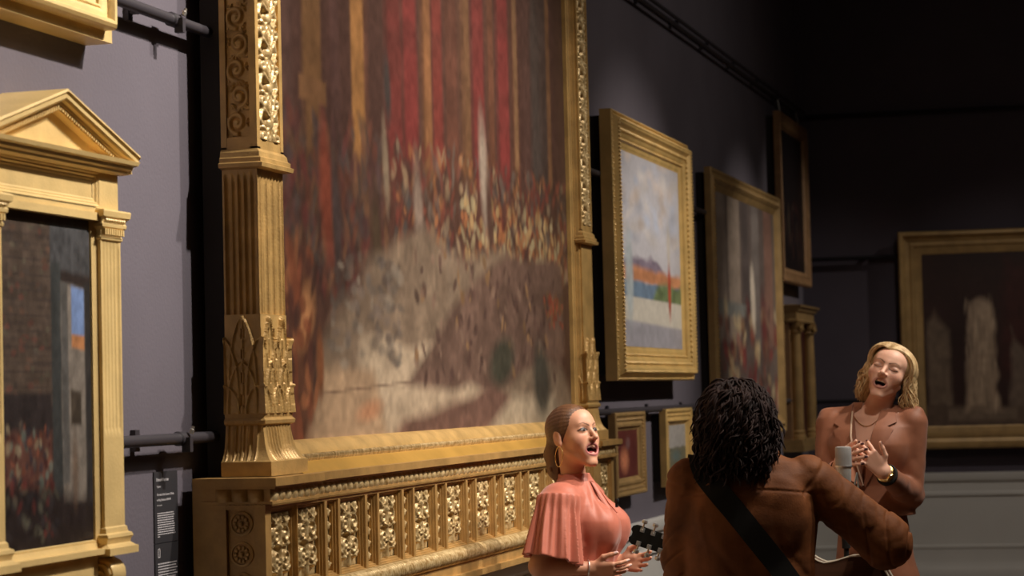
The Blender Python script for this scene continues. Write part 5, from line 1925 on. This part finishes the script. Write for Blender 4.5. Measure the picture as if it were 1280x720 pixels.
    # inner top: a plain tan camisole filling the foot of the V
    def top(P):
        q = (P - B) @ Rm
        d = loft(q, [(1.16, 0, 0, .135, .100), (1.30, 0, .0, .135, .101), (1.40, 0, .004, .145, .108), (1.47, 0, 0, .13, .092)])
        m = q.copy(); m[:, 0] = np.abs(m[:, 0])
        d = smin(d, ell(m, (.055, .068, 1.40), (.055, .042, .05)), .04)
        return smax(d, q[:, 2] - 1.425 - .3 * np.maximum(0, np.abs(q[:, 0]) - .02), .006)
    V, F = surface(top, B + (-.2, -.2, 1.12), B + (.2, .2, 1.5), .006, 1)
    fast_mesh('camisole', V, F, M_tan, root)
    # necklace, watch, clip microphone
    pts = []
    for t in np.linspace(-1, 1, 15):
        x, z = .062 * t, 1.505 + .05 * t * t
        pts.append(on_front(x, z, .0025, body))
    MB().tube(pts, .0014, 6).build('necklace', M_goldj, root, sharp=60)
    ax = wl - armL[1]; ax /= np.linalg.norm(ax)
    u = np.cross(ax, (0, 1, 0)); u /= np.linalg.norm(u); v = np.cross(ax, u)
    wc = wl - ax * .014
    mb = MB()
    mb.tube([wc + .0285 * (math.cos(t) * u + math.sin(t) * v) for t in np.linspace(0, 2 * PI, 31)], .0075, 8, cap=False, flat=(.35, 1.0) if abs(ax[2]) < .9 else (1, .35))
    mb.build('watch_band', M_goldj, root, sharp=60)
    face = np.array([0.05, -1, .1]); face -= ax * (face @ ax); face /= np.linalg.norm(face)
    mb = MB(); mb.lathe(wc + face * .027, face, [(0, .0175), (.004, .0185), (.0075, .0175), (.008, .0150)], 22); mb.build('watch_case', M_goldj, root, sharp=40)
    wc2 = wl - ax * .042
    mb = MB(); mb.tube([wc2 + .036 * (math.cos(t) * u + math.sin(t) * v) for t in np.linspace(0, 2 * PI, 31)], .008, 8, cap=False); mb.build('cuff_band', M_strap, root, sharp=60)
    c = on_front(.030, 1.385, .004)
    mb = MB(); mb.lathe(c, (0, -.3, 1), [(-.008, .004), (-.004, .0055), (.006, .0055), (.010, .0035)], 10); mb.build('clip_microphone', M_strap, root, sharp=40)
    trousers_and_shoes(root, B - (0, 0, .030), Rm, .99, .160, M_tan, z_top=1.24)


build_tan()

# ------------------------------------------------------------------ long-haired guitarist from behind
def build_guitarist():
    fwd = np.array([-.26, .965, 0]); fwd /= np.linalg.norm(fwd)
    Rm = basis(fwd, (0, 0, 1))
    axis = P3(935, 600, 7.0)
    B = np.array([axis[0], axis[1], 0.0])
    W = lambda x, y, z: B + Rm @ np.array([x, y, z])
    root = person('long-haired guitarist from behind in a brown suede jacket, black strap across the back', B)
    hf = np.array([-.42, .93, -.10])
    Rh = basis(hf, (-.03, 0, 1))
    hc = P3(918, 531, 6.97)
    hd = Head(hc, Rh, 1.03, mouth=(.021, .004), drop=0, jaw=1.05)
    nb = hd.world((0, -.030, -.060)); chest = W(0, -.02, 1.44)

    # guitar axes
    tip = P3(787, 667, 7.60); gb = P3(1034, 748, 7.40)
    U = tip - gb; U /= np.linalg.norm(U)
    N = np.array([fwd[0], fwd[1], .05]); N -= U * (N @ U); N /= np.linalg.norm(N)
    Vv = np.cross(N, U); Vv = Vv if Vv[2] > 0 else -Vv
    G = lambda u, v, n: gb + (U * u + Vv * v + N * n) * .9

    wl = G(.43, -.044, -.098); wr = G(-.06, .285, .140)
    armL = [W(-.180, -.01, 1.425), W(-.188, .07, 1.155), wl]
    armR = [W(.185, -.01, 1.425), P3(1106, 676, 7.02), wr]
    hands = [Hand(wl, U * .5 + np.array([0, 0, .75]) + N * .3, N * .9 + Vv * .2, -U * .4 + Vv * .6, [(.9, .9, .5), (.95, .9, .5), (1, .9, .5), (1, .9, .5)], .08, 1.0, thumb=(.5, .9, .1)),
             Hand(wr, -Vv * .9 + U * .25 - N * .1, -N, U * .9 + Vv * .2, [(.35, .4, .3)] * 4, .08, 1.0, thumb=(.7, .7, .2))]

    def body(P):
        d = hd.sdf(P)
        d = smin(d, rcone(P, nb, chest, .058, .066), .02)
        q = (P - B) @ Rm
        d = smin(d, loft(q, [(1.05, 0, 0, .16, .10), (1.30, 0, 0, .18, .11), (1.42, 0, 0, .17, .08), (1.47, 0, 0, .06, .05)]), .04)
        for a, h in ((armL, hands[0]), (armR, hands[1])):
            d = smin(d, smin(chainc(P, a, [.05, .042, .028], .02), h.sdf(P), .012), .015)
        return d
    V, F = surface(body, B + (-.45, -.28, .98), B + (.56, .50, 1.78), .0042, 1)
    C = hd.colour(V, SKIN3, lipc=(0.30, 0.12, 0.10), brow=(0.02, 0.012, 0.01))
    fast_mesh('body', V, F, M_skin, root, col=C)

    # jacket
    def jacket(P):
        q = (P - B) @ Rm
        m = q.copy(); m[:, 0] = np.abs(m[:, 0])
        d = loft(q, [(.88, 0, 0, .205, .145), (1.00, 0, 0, .200, .140), (1.15, 0, 0, .200, .138), (1.28, 0, -.005, .212, .142), (1.37, 0, -.012, .210, .130), (1.43, 0, -.015, .202, .105),
                     (1.468, 0, -.020, .150, .085), (1.490, 0, -.022, .095, .078)])
        # shoulder blades and the sleeves
        d = smin(d, ell(m, (.09, -.105, 1.31), (.07, .03, .09)), .05)
        for a, sd in ((armL, 1), (armR, 2)):
            cuff = a[1] + (a[2] - a[1]) * .86
            slv = chainc(P, [a[0] + np.array([0, 0, -.014]), a[1], cuff], [.070, .078, .052], .03)
            ax = (a[1] - a[0]); L = np.linalg.norm(ax); ax = ax / L
            t = (P - a[0]) @ ax / L
            near = np.exp(-((P - a[1]) ** 2).sum(1) / .018)
            e1 = np.array([0, 0, 1.0]) - ax * ax[2]; e1 /= np.linalg.norm(e1); e2 = np.cross(ax, e1)
            ang = np.arctan2((P - a[0]) @ e2, (P - a[0]) @ e1)
            f1 = 1 - np.abs(np.sin(t * 7.5 + .9 * np.sin(ang * 2 + 1) + .8 * ang)) * 2
            f2 = 1 - np.abs(np.sin(t * 11 - 1.1 * ang + 1.6 * np.sin(ang * 1.5))) * 2
            c1 = np.exp(-((f1 - 1) / .42) ** 2); c2 = np.exp(-((f2 - 1) / .38) ** 2)
            slv = slv + (.0022 * c1 + .0075 * c2 * (.08 + near)) * np.clip(t * 2.5 + .2, 0, 1) - .003 + .003 * wrinkle(P, 30, 20 + sd)
            d = smin(d, slv, .018)
            # armhole seam
            d += .0045 * np.exp(-((t - .02) / .022) ** 2) * (np.linalg.norm(P - a[0] - (t * L)[:, None] * ax, axis=1) < .12)
        back = q[:, 1] < .02
        zy = 1.372 + .015 * np.cos(q[:, 0] * 9)
        d += np.where(back & (np.abs(q[:, 0]) < .21), .0026 * np.exp(-((q[:, 2] - zy) / .0035) ** 2) - .0016 * np.clip((q[:, 2] - zy) / .006, 0, 1), 0)
        g1 = 1 - np.abs(np.sin(q[:, 0] * 15 + 1.2 * np.sin(q[:, 2] * 11) + 1.0)) * 2
        d += .0032 * np.exp(-((g1 - 1) / .5) ** 2) * np.clip((1.36 - q[:, 2]) / .1, 0, 1)
        d += .0028 * wrinkle(q, 7, 31) + .0018 * wrinkle(q, 24, 32)
        # standing collar
        col = np.abs(np.hypot((q[:, 0]) / 1.0, (q[:, 1] + .018) / .92) - .088) - .007
        col = np.maximum(np.maximum(col, q[:, 2] - 1.525 + .22 * np.maximum(0, q[:, 1])), 1.45 - q[:, 2])
        d = smin(d, col, .015)
        d = np.maximum(d, -rcone(P, nb, chest, .064, .074))
        d = np.maximum(d, -loft(q, [(.80, 0, 0, .19, .128), (.93, 0, 0, .188, .126), (.95, 0, 0, .01, .01)]))
        return d
    V, F = surface(jacket, B + (-.42, -.30, .84), B + (.60, .42, 1.56), .0040, 0)
    fast_mesh('jacket', V, F, M_suede, root)

    # guitar strap over the left shoulder and across the back: part of the guitar below
    def on_back_of(x, z, off):
        y = -.32
        for _ in range(80):
            dd = float(jacket(np.array([W(x, y, z)]))[0])
            y += max(dd, .0006) * .8
            if dd < .0012 or y > .05: break
        return W(x, y - off, z)

    # hair: a full head of loose curls to the shoulders
    rg = np.random.default_rng(21)
    def mop(P):
        q = hd.loc(P)
        d = ell(q, (0, -.024, .030), (.094, .104, .094))
        d = smin(d, ell(q, (-.012, -.045, -.050), (.102, .076, .092)), .05)
        d = smax(d, -ell(q, (0, .085, -.03), (.062, .07, .10)), .01)
        d += .006 * wrinkle(q, 40, 41)
        return d * hd.k
    V, F = surface(mop, hc - .24, hc + .20, .0048, 1)
    mb = MB(); mb.add(V, F)
    nH, nS = 1700, 18
    az = rg.uniform(-2.45, 2.45, nH) - PI / 2
    ez = rg.uniform(-.85, 1.5, nH)
    st = np.stack([np.cos(az) * np.cos(ez), np.sin(az) * np.cos(ez), np.sin(ez)], 1)
    mopl = lambda e: mop(hc + (e * hd.k) @ Rh.T) / hd.k
    E = np.array([-.006, -.034, -.015]) + st * .03
    for _ in range(40): E = E + st * np.maximum(.0, -mopl(E))[:, None] * .7
    Ls = rg.uniform(.06, .11, nH) + np.maximum(0, ez) * .05
    ph = rg.uniform(0, 6.3, nH); tn = rg.uniform(1.0, 2.4, nH); cr = rg.uniform(.004, .011, nH)
    drift = rg.normal(0, .35, (nH, 3)); drift[:, 2] *= .3
    allp = []
    for q_ in range(nS + 1):
        s_ = q_ / nS
        g_ = np.stack([mopl(E + dv_) - mopl(E - dv_) for dv_ in np.eye(3) * .006], 1)
        nr = g_ / (np.linalg.norm(g_, axis=1)[:, None] + 1e-9)
        tan = np.array([0, 0, -1.0]) + drift
        tan = tan - nr * np.minimum(0, (tan * nr).sum(1))[:, None] * 1.0 - nr * np.maximum(0, (tan * nr).sum(1))[:, None] * .6
        tan /= np.linalg.norm(tan, axis=1)[:, None] + 1e-9
        if q_: E = E + tan * (Ls / nS)[:, None]
        E = E + nr * np.maximum(0, .003 - mopl(E))[:, None]
        sdv = np.cross(tan, nr); wv = (cr * min(1, s_ * 3))[:, None]
        an = (ph + tn * 2 * PI * s_)[:, None]
        allp.append(E + sdv * wv * np.sin(an) + nr * wv * .7 * (1 + np.cos(an)))
    allp = np.stack(allp, 1)
    lines = [hc + (a_ * hd.k) @ Rh.T for a_ in allp]
    strands(mb, lines, .0042, 5)
    mb.build('hair', M_darkh, root, sharp=None)
    trousers_and_shoes(root, B, Rm, .88, .175, M_dark)

    # ---------------------------------------------------------------- acoustic guitar
    gt = thing('acoustic_guitar', gb, 'acoustic guitar with a black headstock, held by the long-haired guitarist', 'guitar')
    def outline(n=72):
        pts = []
        for k in range(n):
            t = 2 * PI * k / n
            u = .245 * math.cos(t)
            x = (u + .245) / .49
            w_ = .198 * math.sqrt(max(0, 1 - ((x - .30) / .34) ** 2)) if x < .30 else None
            base = np.interp(x, [0, .02, .08, .18, .30, .42, .52, .60, .70, .80, .90, .97, 1.0], [0, .07, .140, .186, .198, .176, .140, .122, .132, .145, .128, .072, 0])
            pts.append((u, base * (1 if math.sin(t) >= 0 else -1)))
        return pts
    O = outline()
    mb = MB(); V = []
    for (dn, sc) in ((-.052, .97), (-.050, 1.0), (.046, 1.0), (.048, .985)):
        V += [G(u * sc, v * sc, dn) for (u, v) in O]
    n = len(O); Fq = []
    for r_ in range(3):
        for k in range(n): Fq.append((r_ * n + k, r_ * n + (k + 1) % n, (r_ + 1) * n + (k + 1) % n, (r_ + 1) * n + k))
    Fq.append(tuple(range(n - 1, -1, -1))); Fq.append(tuple(3 * n + k for k in range(n)))
    mb.add(V, Fq)
    mb.build('guitar_body', mat('rosewood', (0.09, 0.04, 0.022), 0.35, noise=.3, nscale=20, stretch=(1, 12, 12)), gt, sharp=40)
    mb = MB(); V = [G(u * .975, v * .975, nn) for nn in (.0475, .0490) for (u, v) in O]
    mb.add(V, [tuple(range(n - 1, -1, -1)), tuple(n + k for k in range(n))] + [(k, (k + 1) % n, n + (k + 1) % n, n + k) for k in range(n)])
    mb.build('soundboard', mat('spruce', (0.55, 0.40, 0.22), 0.3, noise=.15, nscale=20, stretch=(1, 12, 12)), gt, sharp=40)
    M_bind = mat('cream_binding', (0.72, 0.66, 0.52), 0.4)
    mb = MB()
    mb.tube([G(u, v, -.050) for (u, v) in O + O[:1]], .0035, 6, cap=False); mb.build('binding', M_bind, gt)
    mb = MB()
    mb.tube([G(u, v, .047) for (u, v) in O + O[:1]], .0035, 6, cap=False); mb.build('binding', M_bind, gt)
    mb = MB(); mb.lathe(G(.06, 0, .0490), N, [(0, .050), (.001, .050)], 30); mb.build('sound_hole', M_strap, gt)
    mb = MB()
    nk = [(G(.20, 0, .035), .030), (G(.25, 0, .038), .026), (G(.58, 0, .036), .0235)]
    mb.tube([p for p, _ in nk], [r_ for _, r_ in nk], 14); mb.build('neck', mat('dark_mahogany', (0.10, 0.04, 0.02), .35), gt, sharp=40)
    def slab(mb, u0, u1, h0, h1, n0, n1):
        V = [G(u0, -h0, n0), G(u1, -h1, n0), G(u1, h1, n0), G(u0, h0, n0), G(u0, -h0, n1), G(u1, -h1, n1), G(u1, h1, n1), G(u0, h0, n1)]
        return mb.add(V, [(0, 1, 2, 3), (7, 6, 5, 4), (0, 4, 5, 1), (1, 5, 6, 2), (2, 6, 7, 3), (3, 7, 4, 0)])
    slab(MB(), .10, .585, .029, .0225, .052, .060).build('fingerboard', M_strap, gt, sharp=30)
    slab(MB(), -.125, -.095, .075, .075, .048, .058).build('bridge', M_strap, gt, sharp=30)
    # headstock with a shaped end
    hp = [(.575, .022), (.595, .028), (.61, .035), (.72, .037), (.765, .038), (.778, .030), (.782, .016), (.774, .006)]
    prof = hp + [(u, -v) for (u, v) in hp[::-1]]
    mb = MB(); m_ = len(prof)
    V = [G(u, v, .026) for (u, v) in prof] + [G(u, v, .044) for (u, v) in prof]
    mb.add(V, [tuple(range(m_ - 1, -1, -1)), tuple(m_ + k for k in range(m_))] + [(k, (k + 1) % m_, m_ + (k + 1) % m_, m_ + k) for k in range(m_)])
    mb.build('headstock', mat('black_lacquer', (0.006, 0.006, 0.006), 0.35), gt, sharp=30)
    for s_ in (1, -1):
        for k in range(3):
            u = .652 + .043 * k
            tn = MB()
            tn.add(*(lambda V: (V, [(0, 1, 2, 3), (7, 6, 5, 4), (0, 4, 5, 1), (1, 5, 6, 2), (2, 6, 7, 3), (3, 7, 4, 0)]))(
                [G(u + a * .008, s_ * (.026 + b * .008), nn) for nn in (.014, .026) for (a, b) in ((-1, -1), (1, -1), (1, 1), (-1, 1))]))
            tn.lathe(G(u, s_ * .024, .012), N * -1.0, [(0, .006), (.003, .005)], 10)
            tn.tube([G(u, s_ * .034, .020), G(u, s_ * .050, .020)], .0032, 8)
            tn.lathe(G(u, s_ * .050, .020), Vv * s_, [(0, .004), (.002, .009), (.009, .0105), (.014, .008), (.015, .003)], 12)
            o = tn.build('tuning_machine', M_silver, gt, sharp=40)
    for k in range(6):
        v = (k - 2.5) * .0075
        MB().tube([G(-.105, v * 1.25, .0605), G(.585, v, .0635), G(.63 + .02 * (k % 3), (1 if k > 2 else -1) * .020, .046)], .0006, 5).build('string', M_silver, gt)
    # strap: a ribbon lying on the jacket, front of the shoulder to the right hip
    hw = .035
    path = np.array([(-.150, 1.462), (-.140, 1.435), (-.120, 1.405), (-.095, 1.372), (-.065, 1.335), (-.03, 1.29), (.0, 1.25), (.035, 1.205), (.07, 1.16), (.105, 1.11), (.14, 1.06), (.17, 1.01)])
    path = np.stack([np.interp(np.linspace(0, 11, 34), np.arange(12), path[:, c]) for c in (0, 1)], 1)
    def outside(c, d, off):
        c = np.array(c, float); d = np.array(d, float); d /= np.linalg.norm(d)
        s_ = .34
        for _ in range(80):
            dd = float(jacket(np.array([W(*(c + d * s_))]))[0])
            s_ -= max(dd, .0006) * .8
            if dd < .0012 or s_ < .02: break
        return W(*(c + d * (s_ + off)))
    LR = []
    for d_ in ((0, 1, -.3), (0, 1, .05), (0, 1, .4), (0, 1, .8), (0, .7, 1), (0, .4, 1), (0, .05, 1), (0, -.25, 1), (0, -.6, 1)):
        LR.append((outside((-.15 - hw, -.01, 1.36), d_, .007), outside((-.15 + hw, -.01, 1.36), d_, .007), Rm @ (np.array(d_) / np.linalg.norm(d_))))
    tg = np.gradient(path, axis=0); tg /= np.linalg.norm(tg, axis=1)[:, None]
    for i, (x, z) in enumerate(path):
        m_ = min(1, i / 5.0)
        nx, nz = (tg[i][1] * m_ - (1 - m_), -tg[i][0] * m_)
        l_ = math.hypot(nx, nz); nx, nz = nx / l_ * hw, nz / l_ * hw
        if nx > 0: nx, nz = -nx, -nz
        LR.append((on_back_of(x + nx, z + nz, .007), on_back_of(x - nx, z - nz, .007), Rm @ np.array([0, -1, .05])))
    for d_ in ((1, -.5, 0), (1, -.15, 0), (1, .2, 0), (1, .6, 0)):
        dn = np.array(d_, float) / np.linalg.norm(d_)
        LR.append((outside((0, 0, .975 - hw), d_, .007), outside((0, 0, .975 + hw), d_, .007), Rm @ dn))
    LR.append((G(-.29, -.02, -.01), G(-.29, .02, -.01), Rm @ np.array([1, .2, 0])))
    mb = MB(); V = []
    for (a_, b_, nn) in LR:
        V += [a_ + nn * .004, b_ + nn * .004, b_, a_]
    Fq = []
    for i in range(len(LR) - 1):
        for k in range(4): Fq.append((i * 4 + k, i * 4 + (k + 1) % 4, (i + 1) * 4 + (k + 1) % 4, (i + 1) * 4 + k))
    mb.add(V, Fq + [(0, 1, 2, 3)]); mb.build('shoulder_strap', M_strap, root, sharp=50)


build_guitarist()

# ------------------------------------------------------------------ studio microphone on its stand
mc = P3(1055, 596, 7.85)
MS = thing('microphone_stand', (mc[0], mc[1], 0.0), 'slim black microphone stand under the silver studio microphone', 'microphone stand')
mb = MB(); mb.lathe((mc[0], mc[1], 0.0), (0, 0, 1), [(0, .13), (.012, .13), (.022, .11), (.03, .03), (.04, .018)], 32); mb.build('stand_base', M_strap, MS, sharp=40)
mb = MB(); mb.tube([(mc[0], mc[1], .03), (mc[0], mc[1], 1.16)], .0095, 12); mb.tube([(mc[0], mc[1], 1.15), (mc[0], mc[1], mc[2] - .060)], .0065, 12); mb.lathe((mc[0], mc[1], 1.13), (0, 0, 1), [(0, .012), (.002, .015), (.045, .015), (.047, .012)], 14)
mb.build('stand_pole', M_strap, MS, sharp=40)
mb = MB()
a = np.array([.96, .28, 0])
for s0, s1 in (((.0325, -.046), (.046, .014)), ((.046, .014), (.050, -.064)), ((.006, -.066), (.050, -.064))):
    mb.tube([mc + a * s0[0] + (0, 0, s0[1]), mc + a * s1[0] + (0, 0, s1[1])], .0032, 8)
mb.lathe((mc[0], mc[1], mc[2] - .074), (0, 0, 1), [(0, .008), (.002, .012), (.014, .012), (.016, .008)], 14)
mb.build('mount_bracket', M_silver, MS, sharp=40)
MI = thing('studio_microphone', (mc[0], mc[1], mc[2] - .05), 'silver large-diaphragm studio microphone between the guitarist and the blond woman', 'microphone')
M_mic = mat('satin_nickel', (0.66, 0.65, 0.62), 0.4, 0.3)
M_grille = mat('grille_mesh', (0.40, 0.39, 0.38), 0.5, 0.3, bump=0.15, bscale=700)


def oval_lathe(prof, sx=1.0, sy=.82, n=28):
    mb = MB(); V, Fq = [], []
    for (h, r_) in prof:
        for k in range(n):
            t = 2 * PI * k / n
            V.append((mc[0] + r_ * sx * math.cos(t), mc[1] + r_ * sy * math.sin(t), mc[2] + h))
    for i in range(len(prof) - 1):
        for k in range(n): Fq.append((i * n + k, i * n + (k + 1) % n, (i + 1) * n + (k + 1) % n, (i + 1) * n + k))
    Fq.append(tuple(range(n - 1, -1, -1))); Fq.append(tuple((len(prof) - 1) * n + k for k in range(n)))
    return mb.add(V, Fq)


oval_lathe([(-.052, .012), (-.051, .020), (-.046, .0235), (.030, .0265), (.034, .0275)]).build('microphone_body', M_mic, MI, sharp=40)
oval_lathe([(.034, .0290), (.0345, .0298), (.0395, .0298), (.040, .0290)]).build('trim_ring', M_silver, MI, sharp=40)
oval_lathe([(.040, .0285), (.070, .0288), (.098, .0290), (.104, .0270), (.106, .020), (.1065, .0)]).build('grille', M_grille, MI, sharp=50)
